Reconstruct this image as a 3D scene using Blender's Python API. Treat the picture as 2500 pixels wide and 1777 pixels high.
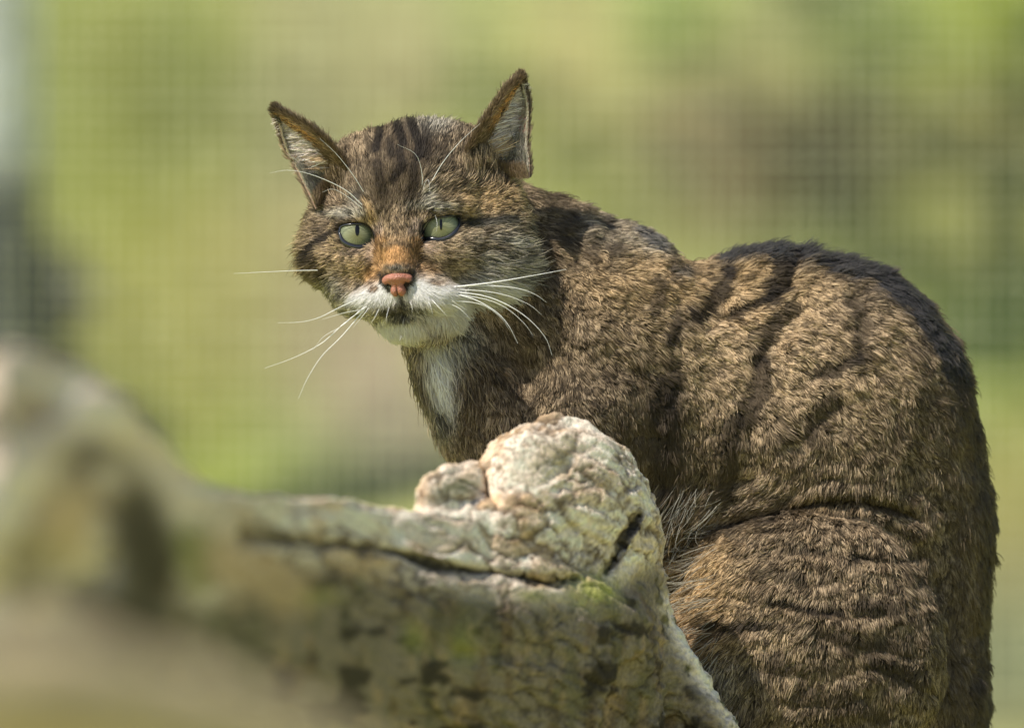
import bpy, math, random
import numpy as np
from mathutils import Vector, kdtree
try:
    import openvdb
except Exception:
    import pyopenvdb as openvdb

# ------------------------------------------------------------------ camera, light, exposure
sc = bpy.context.scene
for o in list(bpy.data.objects):
    bpy.data.objects.remove(o)
S = 0.0002            # metres per photo pixel at the focused distance
CD = 5.0              # camera distance
ZC = 0.30             # camera height
cam_d = bpy.data.cameras.new('camera')
cam = bpy.data.objects.new('camera', cam_d)
sc.collection.objects.link(cam)
cam.location = (0, -CD, ZC)
cam.rotation_euler = (math.pi / 2, 0, 0)
cam_d.lens = 360
cam_d.sensor_width = 36
cam_d.clip_end = 500
cam_d.dof.use_dof = True
cam_d.dof.focus_distance = CD - 0.018
cam_d.dof.aperture_fstop = 5.6
sc.camera = cam

SUN_DIR = Vector((0.47, 0.38, -0.80)).normalized()      # direction the light travels
w = bpy.data.worlds.new('World')
sc.world = w
w.use_nodes = True
nt = w.node_tree
sky = nt.nodes.new('ShaderNodeTexSky')
sky.sky_type = 'NISHITA'
sky.sun_disc = False
sky.sun_elevation = math.asin(-SUN_DIR.z)
sky.sun_rotation = math.atan2(-SUN_DIR.x, -SUN_DIR.y)
nt.links.new(sky.outputs[0], nt.nodes['Background'].inputs[0])
nt.nodes['Background'].inputs[1].default_value = 0.12
sun_d = bpy.data.lights.new('sun', 'SUN')
sun_d.energy = 4.6
sun_d.angle = math.radians(0.5)
sun_d.color = (1.0, 0.94, 0.84)
sun = bpy.data.objects.new('sun', sun_d)
sun.rotation_euler = SUN_DIR.to_track_quat('-Z', 'Y').to_euler()
sc.collection.objects.link(sun)
sc.view_settings.view_transform = 'Standard'
sc.view_settings.look = 'None'
sc.view_settings.gamma = 1
sc.view_settings.exposure = 0.32
sc.view_settings.use_curve_mapping = False
sc.render.engine = 'CYCLES'
sc.cycles.max_bounces = 8
sc.cycles.use_denoising = True
sc.cycles.use_adaptive_sampling = False
sc.cycles.transparent_max_bounces = 8

rng = np.random.default_rng(7)
random.seed(7)
F = np.float32

# ------------------------------------------------------------------ helpers
def world(p):
    """photo-pixel coordinates (u right, v down, w towards the camera) -> metres"""
    p = np.asarray(p, dtype=np.float64)
    d = (CD - p[..., 2] * S) / CD
    return np.stack([(p[..., 0] - 1250) * S * d, -p[..., 2] * S, ZC + (888.5 - p[..., 1]) * S * d], -1)

def link(o, parent=None):
    sc.collection.objects.link(o)
    if parent is not None:
        o.parent = parent
    return o

def tag(o, label=None, cat=None, group=None, kind=None):
    for k, v in (('label', label), ('category', cat), ('group', group), ('kind', kind)):
        if v:
            o[k] = v
    return o

def mesh_obj(name, verts, faces, mat=None, parent=None, smooth=True, cols=None):
    me = bpy.data.meshes.new(name)
    if isinstance(verts, np.ndarray) and isinstance(faces, np.ndarray):
        me.vertices.add(len(verts))
        me.vertices.foreach_set('co', verts.astype(F).ravel())
        n = faces.shape[1]
        me.loops.add(faces.size)
        me.loops.foreach_set('vertex_index', faces.astype(np.int32).ravel())
        me.polygons.add(len(faces))
        me.polygons.foreach_set('loop_start', np.arange(0, faces.size, n, dtype=np.int32))
        me.update(calc_edges=True)
        me.validate()
    else:
        me.from_pydata([tuple(v) for v in verts], [], [tuple(f) for f in faces])
    if smooth:
        me.polygons.foreach_set('use_smooth', np.ones(len(me.polygons), dtype=bool))
    if cols is not None:
        a = me.attributes.new('col', 'FLOAT_COLOR', 'POINT')
        c = np.ones((len(cols), 4), F)
        c[:, :3] = cols
        a.data.foreach_set('color', c.ravel())
    if mat:
        me.materials.append(mat)
    return link(bpy.data.objects.new(name, me), parent)

def _hash(ix, iy, iz, seed):
    h = (ix.astype(np.uint32) * np.uint32(374761393) + iy.astype(np.uint32) * np.uint32(668265263)
         + iz.astype(np.uint32) * np.uint32(2147483647) + np.uint32(seed * 974711 + 13))
    h = (h ^ (h >> np.uint32(13))) * np.uint32(1274126177)
    h = h ^ (h >> np.uint32(16))
    return (h & np.uint32(0xffffff)).astype(F) / F(0xffffff)

def noise(p, size, seed=0):
    q = np.asarray(p, F) / F(size) + F(1000)
    i = np.floor(q).astype(np.int64)
    f = (q - i).astype(F)
    f = f * f * (3 - 2 * f)
    r = 0
    for dx in (0, 1):
        for dy in (0, 1):
            for dz in (0, 1):
                wt = (f[..., 0] if dx else 1 - f[..., 0]) * (f[..., 1] if dy else 1 - f[..., 1]) * (f[..., 2] if dz else 1 - f[..., 2])
                r = r + wt * _hash(i[..., 0] + dx, i[..., 1] + dy, i[..., 2] + dz, seed)
    return r * 2 - 1

def fbm(p, size, octv=3, seed=0):
    r, a = 0, 1.0
    for k in range(octv):
        r = r + a * noise(p, size / 2 ** k, seed + k * 17)
        a *= 0.5
    return r

def voronoi(p, size, seed=0):
    """distance to the nearest cell border (0 at the border) and a random value per cell"""
    q = np.asarray(p, F) / F(size) + F(500)
    i = np.floor(q).astype(np.int64)
    d1 = np.full(len(q), 9, F); d2 = np.full(len(q), 9, F); cid = np.zeros(len(q), F)
    for dx in (-1, 0, 1):
        for dy in (-1, 0, 1):
            for dz in (-1, 0, 1):
                a, b, c = i[:, 0] + dx, i[:, 1] + dy, i[:, 2] + dz
                d = np.sqrt((a + _hash(a, b, c, seed) - q[:, 0]) ** 2 + (b + _hash(a, b, c, seed + 1) - q[:, 1]) ** 2 + (c + _hash(a, b, c, seed + 2) - q[:, 2]) ** 2).astype(F)
                near = d < d1
                d2 = np.where(near, d1, np.minimum(d2, d)); cid = np.where(near, _hash(a, b, c, seed + 3), cid); d1 = np.where(near, d, d1)
    return d2 - d1, cid

def smin(a, b, k):
    h = np.clip(0.5 + 0.5 * (b - a) / k, 0, 1)
    return b + (a - b) * h - k * h * (1 - h)

def ell(X, Y, Z, c, r):
    r = [F(q) for q in r]
    x, y, z = (X - F(c[0])) / r[0], (Y - F(c[1])) / r[1], (Z - F(c[2])) / r[2]
    k0 = np.sqrt(x * x + y * y + z * z) + F(1e-6)
    k1 = np.sqrt((x / r[0]) ** 2 + (y / r[1]) ** 2 + (z / r[2]) ** 2) + F(1e-9)
    return k0 * (k0 - 1) / k1

def cap(X, Y, Z, a, b, ra, rb):
    a = np.array(a, F); b = np.array(b, F); d = b - a
    t = np.clip(((X - a[0]) * d[0] + (Y - a[1]) * d[1] + (Z - a[2]) * d[2]) / F(d @ d), 0, 1)
    x, y, z = X - a[0] - t * d[0], Y - a[1] - t * d[1], Z - a[2] - t * d[2]
    return np.sqrt(x * x + y * y + z * z) - (F(ra) + t * F(rb - ra))

def grid(lo, hi, h):
    ax = [np.arange(lo[k], hi[k], h, dtype=F) for k in range(3)]
    return (ax[0][:, None, None], ax[1][None, :, None], ax[2][None, None, :]), ax

def isosurface(d, lo, h):
    g = openvdb.FloatGrid(background=float(3 * h))
    g.copyFromArray(np.clip(d, -3 * h, 3 * h).astype(F))
    pts, quads = g.convertToQuads(0.0)
    return pts.astype(np.float64) * h + np.array(lo, dtype=np.float64), quads

def normals(P, Q):
    n = np.cross(P[Q[:, 2]] - P[Q[:, 0]], P[Q[:, 3]] - P[Q[:, 1]])
    out = np.zeros_like(P)
    for k in range(4):
        np.add.at(out, Q[:, k], n)
    out /= np.linalg.norm(out, axis=1, keepdims=True) + 1e-12
    return out

def seg_dist(u, v, pts):
    """distance in the u,v plane to a polyline, and arc position 0..1"""
    best = np.full(u.shape, 1e9, F)
    pts = np.array(pts, F)
    for a, b in zip(pts[:-1], pts[1:]):
        d = b - a
        t = np.clip(((u - a[0]) * d[0] + (v - a[1]) * d[1]) / (d @ d + F(1e-6)), 0, 1)
        best = np.minimum(best, np.hypot(u - a[0] - t * d[0], v - a[1] - t * d[1]))
    return best

def inside(u, v, poly):
    r = np.zeros(u.shape, bool)
    n = len(poly)
    for i in range(n):
        x1, y1 = poly[i]; x2, y2 = poly[(i + 1) % n]
        if y1 == y2:
            continue
        c = ((v < y1) != (v < y2)) & (u < (x2 - x1) * (v - y1) / (y2 - y1) + x1)
        r ^= c
    return r

def poly_sd(u, v, poly):
    d = seg_dist(u, v, list(poly) + [poly[0]])
    return np.where(inside(u, v, poly), -d, d)

def sstep(x, a, b):
    t = np.clip((x - a) / (b - a), 0, 1)
    return t * t * (3 - 2 * t)

def catmull(pts, n):
    P = np.array(pts, float)
    P = np.vstack([2 * P[0] - P[1], P, 2 * P[-1] - P[-2]])
    out = []
    m = len(P) - 3
    for t in np.linspace(0, m - 1e-6, n):
        i = int(t); f = t - i
        a, b, c, d = P[i:i + 4]
        out.append(0.5 * (2 * b + (c - a) * f + (2 * a - 5 * b + 4 * c - d) * f * f + (3 * b - a - 3 * c + d) * f ** 3))
    return np.array(out)

def tube(path, rad, seg=6, closed=False):
    P = np.array(path, float)
    n = len(P)
    R = np.broadcast_to(np.array(rad, float), (n,))
    if closed:
        T = np.roll(P, -1, 0) - np.roll(P, 1, 0)
    else:
        T = np.gradient(P, axis=0)
    T /= np.linalg.norm(T, axis=1, keepdims=True)
    up = np.array((0.1, 0.9, 0.3)); vs = []
    for i in range(n):
        a = np.cross(T[i], up); a /= np.linalg.norm(a)
        b = np.cross(T[i], a)
        for k in range(seg):
            an = 2 * math.pi * k / seg
            vs.append(P[i] + R[i] * (math.cos(an) * a + math.sin(an) * b))
    fs = []
    for i in range(n if closed else n - 1):
        j = (i + 1) % n
        for k in range(seg):
            l = (k + 1) % seg
            fs.append((i * seg + k, i * seg + l, j * seg + l, j * seg + k))
    return np.array(vs), np.array(fs)

# ------------------------------------------------------------------ materials
def new_mat(name):
    m = bpy.data.materials.new(name)
    m.use_nodes = True
    return m, m.node_tree, m.node_tree.nodes['Principled BSDF']

def setp(b, **k):
    for n, v in k.items():
        b.inputs[n.replace('_', ' ')].default_value = v

def plain(name, col, rough=0.7, coat=0.0, spec=0.5):
    m, t, b = new_mat(name)
    setp(b, Base_Color=(*col, 1), Roughness=rough, Coat_Weight=coat, Coat_Roughness=0.05)
    b.inputs['Specular IOR Level'].default_value = spec
    nz = t.nodes.new('ShaderNodeTexNoise'); nz.inputs['Scale'].default_value = 900
    mx = t.nodes.new('ShaderNodeMixRGB'); mx.blend_type = 'MULTIPLY'; mx.inputs[0].default_value = 0.25
    mx.inputs[1].default_value = (*col, 1)
    tc = t.nodes.new('ShaderNodeTexCoord'); t.links.new(tc.outputs['Object'], nz.inputs['Vector'])
    t.links.new(nz.outputs['Fac'], mx.inputs[2])
    t.links.new(mx.outputs[0], b.inputs['Base Color'])
    return m

def attr_mat(name, rough=0.85, bump=None, noise_amt=0.3, nscale=400):
    m, t, b = new_mat(name)
    a = t.nodes.new('ShaderNodeAttribute'); a.attribute_name = 'col'
    tc = t.nodes.new('ShaderNodeTexCoord')
    nz = t.nodes.new('ShaderNodeTexNoise'); nz.inputs['Scale'].default_value = nscale; nz.inputs['Detail'].default_value = 6
    t.links.new(tc.outputs['Object'], nz.inputs['Vector'])
    mr = t.nodes.new('ShaderNodeMapRange'); mr.inputs[1].default_value = 0.3; mr.inputs[2].default_value = 0.7
    mr.inputs[3].default_value = 1 - noise_amt; mr.inputs[4].default_value = 1 + noise_amt
    t.links.new(nz.outputs['Fac'], mr.inputs[0])
    mx = t.nodes.new('ShaderNodeVectorMath'); mx.operation = 'SCALE'
    t.links.new(a.outputs['Color'], mx.inputs[0]); t.links.new(mr.outputs[0], mx.inputs['Scale'])
    t.links.new(mx.outputs[0], b.inputs['Base Color'])
    setp(b, Roughness=rough)
    b.inputs['Specular IOR Level'].default_value = 0.25
    if bump:
        bp = t.nodes.new('ShaderNodeBump'); bp.inputs['Strength'].default_value = 1.0
        bp.inputs['Distance'].default_value = bump
        t.links.new(nz.outputs['Fac'], bp.inputs['Height'])
        t.links.new(bp.outputs[0], b.inputs['Normal'])
    return m

def hair_mat(name, rough=0.45, spec_mix=0.18):
    m = bpy.data.materials.new(name); m.use_nodes = True
    t = m.node_tree; t.nodes.clear()
    out = t.nodes.new('ShaderNodeOutputMaterial')
    a = t.nodes.new('ShaderNodeAttribute'); a.attribute_name = 'col'
    h = t.nodes.new('ShaderNodeBsdfHairPrincipled')
    h.model = 'CHIANG'
    h.parametrization = 'COLOR'
    h.inputs['Roughness'].default_value = rough
    h.inputs['Radial Roughness'].default_value = 0.6
    t.links.new(a.outputs['Color'], h.inputs['Color'])
    d = t.nodes.new('ShaderNodeBsdfDiffuse')
    t.links.new(a.outputs['Color'], d.inputs['Color'])
    mx = t.nodes.new('ShaderNodeMixShader'); mx.inputs[0].default_value = 0.2
    t.links.new(d.outputs[0], mx.inputs[1]); t.links.new(h.outputs[0], mx.inputs[2])
    t.links.new(mx.outputs[0], out.inputs['Surface'])
    return m

def fur_obj(name, pts, rad, col, mat, parent):
    """pts (N,K,3) in metres, rad (N,K), col (N,K,3)"""
    n, k = pts.shape[:2]
    c = bpy.data.hair_curves.new(name)
    c.add_curves([k] * n)
    c.attributes['position'].data.foreach_set('vector', pts.astype(F).ravel())
    ra = c.attributes.get('radius') or c.attributes.new('radius', 'FLOAT', 'POINT')
    ra.data.foreach_set('value', rad.astype(F).ravel())
    ca = c.attributes.new('col', 'FLOAT_COLOR', 'POINT')
    cc = np.ones((n, k, 4), F); cc[..., :3] = np.clip(col, 0.002, 0.95)
    ca.data.foreach_set('color', cc.ravel())
    c.materials.append(mat)
    return link(bpy.data.objects.new(name, c), parent)

# ------------------------------------------------------------------ THE SETTING: ground and bank
#@SETTING
def ground_mesh():
    # flat meadow near, rising to a grassy bank behind the enclosure
    xs = np.concatenate([np.linspace(-60, -4, 20)[:-1], np.linspace(-4, 4, 161), np.linspace(4, 60, 20)[1:]])
    ys = np.concatenate([np.linspace(-20, 2.5, 20)[:-1], np.linspace(2.5, 16, 190), np.linspace(16, 120, 25)[1:]])
    X, Y = np.meshgrid(xs, ys)
    Z = np.where(Y > 3.5, (Y - 3.5) ** 1.3 * 0.23, 0)
    P3 = np.stack([X, Y, X * 0], -1)
    Z = Z + 0.02 * fbm(P3, 0.8, 3, 5) * sstep(Y, 2.5, 5) + 0.25 * fbm(P3, 9, 2, 6) * sstep(Y, 9, 20)
    Z = Z - 0.055 * (Y < 30)
    # where each point of the bank shows, as seen by somebody standing at the enclosure
    D = np.maximum(Y + CD, 0.5)
    U = 1250 + X * CD / D / S; V = 888.5 - (Z - ZC) * CD / D / S
    base = np.array((0.40, 0.415, 0.125))
    C = np.zeros(X.shape + (3,)); W = np.zeros(X.shape) + 0.05
    C[:] = base * 0.05
    patches = BANK
    for (u, v, ru, rv, col, wt) in patches:
        g = wt * np.exp(-((U - u) / ru) ** 2 - ((V - v) / rv) ** 2)
        C += g[..., None] * np.array(col); W += g
    C /= W[..., None]
    nz = fbm(P3, 0.35, 3, 9)[..., None]
    C = C * (1 + 0.22 * nz)
    C[..., 0] *= 1 + 0.12 * fbm(P3, 0.5, 2, 33)
    ny, nx = X.shape
    idx = np.arange(nx * ny).reshape(ny, nx)
    Q = np.stack([idx[:-1, :-1], idx[:-1, 1:], idx[1:, 1:], idx[1:, :-1]], -1).reshape(-1, 4)
    return np.stack([X, Y, Z], -1).reshape(-1, 3), Q, np.clip(C, 0.01, 0.8).reshape(-1, 3)

def lin(r, g, b, k=1.0):
    f = lambda c: ((c / 255 + 0.055) / 1.055) ** 2.4 if c > 10 else c / 255 / 12.92
    return (f(r) * k, f(g) * k, f(b) * k)

BK = 0.53
BANK = [(u, v, ru, rv, tuple(np.array(lin(*c, BK)) * (1.0, .965, 1.0)), wt) for (u, v, ru, rv, c, wt) in [
    (120, 60, 110, 260, (150, 165, 85), 1), (210, 350, 100, 350, (148, 155, 66), 1), (380, 450, 150, 300, (152, 156, 68), 1),
    (420, 200, 110, 200, (140, 152, 72), 1), (470, 70, 100, 120, (128, 148, 72), 1), (560, 50, 90, 120, (168, 172, 92), 1),
    (620, 500, 120, 300, (165, 165, 98), 1), (730, 330, 90, 500, (172, 170, 118), 1.2), (740, 620, 60, 400, (176, 170, 128), 1.2),
    (840, 120, 120, 120, (172, 170, 112), 1), (1000, 110, 120, 120, (178, 172, 122), 1), (1190, 180, 80, 150, (140, 158, 82), 1),
    (1380, 80, 130, 130, (184, 176, 112), 1), (1470, 220, 120, 120, (176, 176, 110), 1), (1590, 40, 60, 150, (132, 152, 72), 1),
    (1700, 60, 70, 150, (168, 178, 88), 1), (1400, 420, 120, 130, (164, 172, 88), 1), (1550, 480, 120, 120, (152, 156, 90), 1),
    (1700, 300, 110, 120, (156, 138, 98), 1.8), (1850, 420, 130, 130, (126, 112, 74), 2.2), (1880, 120, 120, 120, (178, 172, 108), 1),
    (2060, 90, 100, 130, (128, 142, 72), 1), (2230, 110, 110, 120, (164, 174, 90), 1), (2440, 60, 110, 130, (184, 194, 68), 1.3),
    (2420, 330, 120, 150, (170, 164, 92), 1), (2230, 380, 100, 130, (150, 150, 84), 1), (2070, 380, 95, 150, (84, 78, 52), 3.2),
    (1950, 580, 150, 100, (138, 152, 82), 1), (2150, 580, 150, 120, (146, 162, 80), 1), (2380, 560, 130, 120, (162, 168, 84), 1),
    (2420, 900, 130, 200, (150, 172, 80), 1), (2450, 1200, 120, 150, (166, 164, 92), 1), (2450, 1400, 120, 80, (138, 138, 92), 1),
    (2450, 1600, 160, 160, (118, 122, 90), 1), (300, 900, 170, 250, (144, 150, 78), 1), (480, 1050, 130, 140, (162, 168, 70), 1),
    (520, 760, 130, 200, (150, 152, 84), 1), (700, 1020, 110, 120, (142, 162, 84), 1), (800, 860, 100, 130, (174, 164, 126), 1.8),
    (890, 900, 90, 100, (172, 160, 134), 2), (960, 1040, 100, 100, (140, 132, 112), 2), (800, 1150, 160, 80, (108, 124, 74), 1),
    (560, 1180, 160, 80, (170, 178, 72), 1)]]
gv, gq, gc = ground_mesh()
ground = mesh_obj('ground', gv, gq, attr_mat('meadow grass', 0.9, 0.02, 0.35, 25), None, True, gc)
tag(ground, 'grassy bank with yellow green and brown patches behind the fence', kind='structure')

def at(u, v, Y):
    """point at distance Y behind the cat that shows at u,v"""
    D = CD + Y
    return ((u - 1250) * S * D / CD, Y, ZC + (888.5 - v) * S * D / CD)

def ground_z(x, y):
    return ((y - 3.5) ** 1.3 * 0.23 if y > 3.5 else 0) - 0.055

#@LEAVES
def leaf_cloud(center, rad, n, size, seed, cols, mat, name, parent):
    r = np.random.default_rng(seed)
    p = r.normal(size=(n, 3)); p /= np.linalg.norm(p, axis=1, keepdims=True)
    rr = r.random(n) ** 0.45
    lump = 1 + 0.35 * noise(p * 2 + seed * 3.1, 1.0, seed)
    p = p * (rr * lump)[:, None] * np.array(rad)
    a = r.normal(size=(n, 3)); a /= np.linalg.norm(a, axis=1, keepdims=True)
    b = np.cross(a, r.normal(size=(n, 3))); b /= np.linalg.norm(b, axis=1, keepdims=True)
    s = size * (0.6 + 0.8 * r.random(n))[:, None]
    q = p + np.array(center)
    V = np.stack([q - a * s, q + b * s * 0.45, q + a * s, q - b * s * 0.45], 1).reshape(-1, 3)
    Q = np.arange(4 * n).reshape(n, 4)
    c = np.array(cols[0]) * (1 - (k := r.random(n))[:, None]) + np.array(cols[1]) * k[:, None]
    return mesh_obj(name, V, Q, mat, parent, False, np.repeat(c, 4, 0))

leaf_mat = attr_mat('leaf surface', 0.6, None, 0.2, 60)
bark_mat = attr_mat('bark', 0.9, 0.01, 0.35, 30)

def trunk_mesh(p0, p1, r0, r1, n=14, seg=12, seed=0, wob=0.03):
    ts = np.linspace(0, 1, n)
    P = np.array(p0)[None] * (1 - ts)[:, None] + np.array(p1)[None] * ts[:, None]
    P[:, 0] += wob * np.sin(ts * 5 + seed); P[:, 1] += wob * np.cos(ts * 4 + seed)
    return tube(P, r0 + (r1 - r0) * ts, seg)

def shrub(u, v, Y, rad, cols, label, seed, n=1500, size=0.035, cat='shrub', group=None):
    x, y, z = at(u, v, Y)
    g = ground_z(x, y)
    root = link(bpy.data.objects.new('shrub', None)); root.location = (x, y, g)
    tag(root, label, cat, group)
    for k in range(4):
        a = k * 1.7 + seed
        vs, fs = trunk_mesh((0.02 * math.cos(a), 0.02 * math.sin(a), -0.02),
                            (rad[0] * .5 * math.cos(a), rad[1] * .5 * math.sin(a), max(z - g, 0.1)), 0.02, 0.006, 8, 6, seed + k)
        mesh_obj('stem', vs, fs, bark_mat, root, True, np.tile((0.16, 0.12, 0.08), (len(vs), 1)))
    leaf_cloud((0, 0, max(z - g, rad[2] * 0.6)), rad, n, size, seed, cols, leaf_mat, 'foliage', root)
    return root

# dark birch on the left edge
x, y, z = at(-32, 500, 4.2)
tr = link(bpy.data.objects.new('tree', None)); tr.location = (x, y, ground_z(x, y))
tag(tr, 'pale barked tree with a darker lower trunk at the left edge', 'tree')
vs, fs = trunk_mesh((0, 0, -0.05), (-0.02, 0, 2.6), 0.062, 0.05, 40, 16, 3, 0.012)
zz = vs[:, 2] + ground_z(x, y)
vpx = 888.5 - (zz - ZC) * CD / (CD + 4.2) / S
k = sstep(vpx, 250, 480)[:, None]  # bark colour turns darker towards the foot
cc = np.array(lin(200, 204, 200)) * (1 - k) + np.array(lin(92, 96, 96)) * k * 0.75
mesh_obj('trunk', vs, fs, bark_mat, tr, True, cc * (1 + .2 * fbm(vs, .1, 2, 4)[:, None]))
for kk in range(7):
    a = kk * 0.9
    vs, fs = trunk_mesh((0, 0, 1.5 + kk * .15), (0.9 * math.cos(a), 0.9 * math.sin(a), 2.6 + kk * .12), 0.03, 0.006, 8, 6, kk)
    mesh_obj('branch', vs, fs, bark_mat, tr, True, np.tile((0.3, 0.29, 0.26), (len(vs), 1)))
leaf_cloud((0, 0, 3.2), (1.1, 1.1, .7), 1800, 0.05, 11, ((.06, .11, .03), (.12, .17, .05)), leaf_mat, 'crown', tr)

shrub(2085, 370, 7.5, (.22, .25, .36), ((.045, .04, .018), (.085, .07, .03)), 'dark brown green shrub upright on the bank behind the cat back', 1, 3600)
shrub(1870, 430, 8.2, (.24, .25, .16), ((.13, .11, .05), (.2, .16, .08)), 'low brownish shrub beside the dark upright shrub', 2)
shrub(1170, 150, 8.0, (.13, .2, .22), ((.13, .2, .05), (.22, .29, .08)), 'fresh green bush behind the cat right ear', 3)
shrub(-50, 760, 4.6, (.085, .1, .11), ((.09, .095, .095), (.16, .165, .155)), 'dark grey green bush at the foot of the pale tree', 4)
shrub(2460, 40, 7.0, (.16, .2, .16), ((.38, .43, .05), (.48, .5, .09)), 'bright yellow green bush at the top right corner', 5)
shrub(460, 90, 8.0, (.12, .2, .2), ((.15, .21, .06), (.25, .3, .1)), 'small green bush between the pale tree and the cat left ear', 6)

#@FENCE
def fence():
    """welded half-inch mesh behind the cat, wires crossing and stapled to a timber rail out of view"""
    Yf = 1.35; sp = 0.0096; r = 0.0004
    root = link(bpy.data.objects.new('mesh_fence', None)); root.location = (0, Yf, -0.05)
    tag(root, 'fine square welded wire mesh fence blurred behind the wildcat', 'fence')
    V = []; Q = []
    def bar(a, b, r):
        a = np.array(a); b = np.array(b); d = b - a; d = d / np.linalg.norm(d)
        p = np.cross(d, (0, 1, 0)); q = np.array((0, 1.0, 0)); n0 = len(V)
        for e in (a, b):
            for s in ((1, 1), (-1, 1), (-1, -1), (1, -1)):
                V.append(e + r * (p * s[0] + q * s[1]) * .85)
        for k in range(4):
            l = (k + 1) % 4
            Q.append((n0 + k, n0 + l, n0 + 4 + l, n0 + 4 + k))
    for i in range(-92, 93):
        xx = i * sp + random.uniform(-.0007, .0007)
        rr = r * random.choice((.7, 1, 1, 1.35))
        bar((xx, r, 0.0), (xx + random.uniform(-.001, .001), r, 1.4), rr)
    for i in range(0, 145):
        zz = 0.005 + i * sp + random.uniform(-.0006, .0006)
        bar((-.9, -r, zz), (.9, -r, zz + random.uniform(-.001, .001)), r * random.choice((.6, .8, 1.2)))
    m, t, b = new_mat('galvanised wire')
    nz = t.nodes.new('ShaderNodeTexNoise'); nz.inputs['Scale'].default_value = 40
    cr = t.nodes.new('ShaderNodeValToRGB'); cr.color_ramp.elements[0].color = (.25, .26, .14, 1); cr.color_ramp.elements[1].color = (.62, .62, .40, 1)
    cr.color_ramp.elements[0].position = .35; cr.color_ramp.elements[1].position = .65
    t.links.new(nz.outputs['Fac'], cr.inputs[0]); t.links.new(cr.outputs[0], b.inputs['Base Color'])
    setp(b, Roughness=0.55, Metallic=0.2)
    o = mesh_obj('wire_mesh', np.array(V), np.array(Q), m, root, False)
    o['kind'] = 'stuff'
    pm = attr_mat('weathered post wood', 0.9, 0.004, 0.3, 60)
    for s in (-.93, .93):
        xs, ys, zs = .04, .04, 1.5
        vv = np.array([(s + a * xs, b * ys + .045, c * zs - .1) for c in (0, 1) for a, b in ((-1, -1), (1, -1), (1, 1), (-1, 1))])
        ff = np.array([(0, 3, 2, 1), (4, 5, 6, 7), (0, 1, 5, 4), (1, 2, 6, 5), (2, 3, 7, 6), (3, 0, 4, 7)])
        mesh_obj('post', vv, ff, pm, root, False, np.tile((.25, .2, .13), (8, 1)))
fence()

# ------------------------------------------------------------------ THE FALLEN LOG
#@LOG
def log_depth(u):
    """how far the log reaches towards the camera along its run to the left"""
    xs = [-900, -300, 0, 300, 500, 700, 950, 1200, 1400, 1600, 1900, 2600]
    ys = [6600, 6200, 5900, 5100, 3700, 2300, 1200, 720, 470, 300, 200, 150]
    return np.interp(u, xs, ys)

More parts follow.
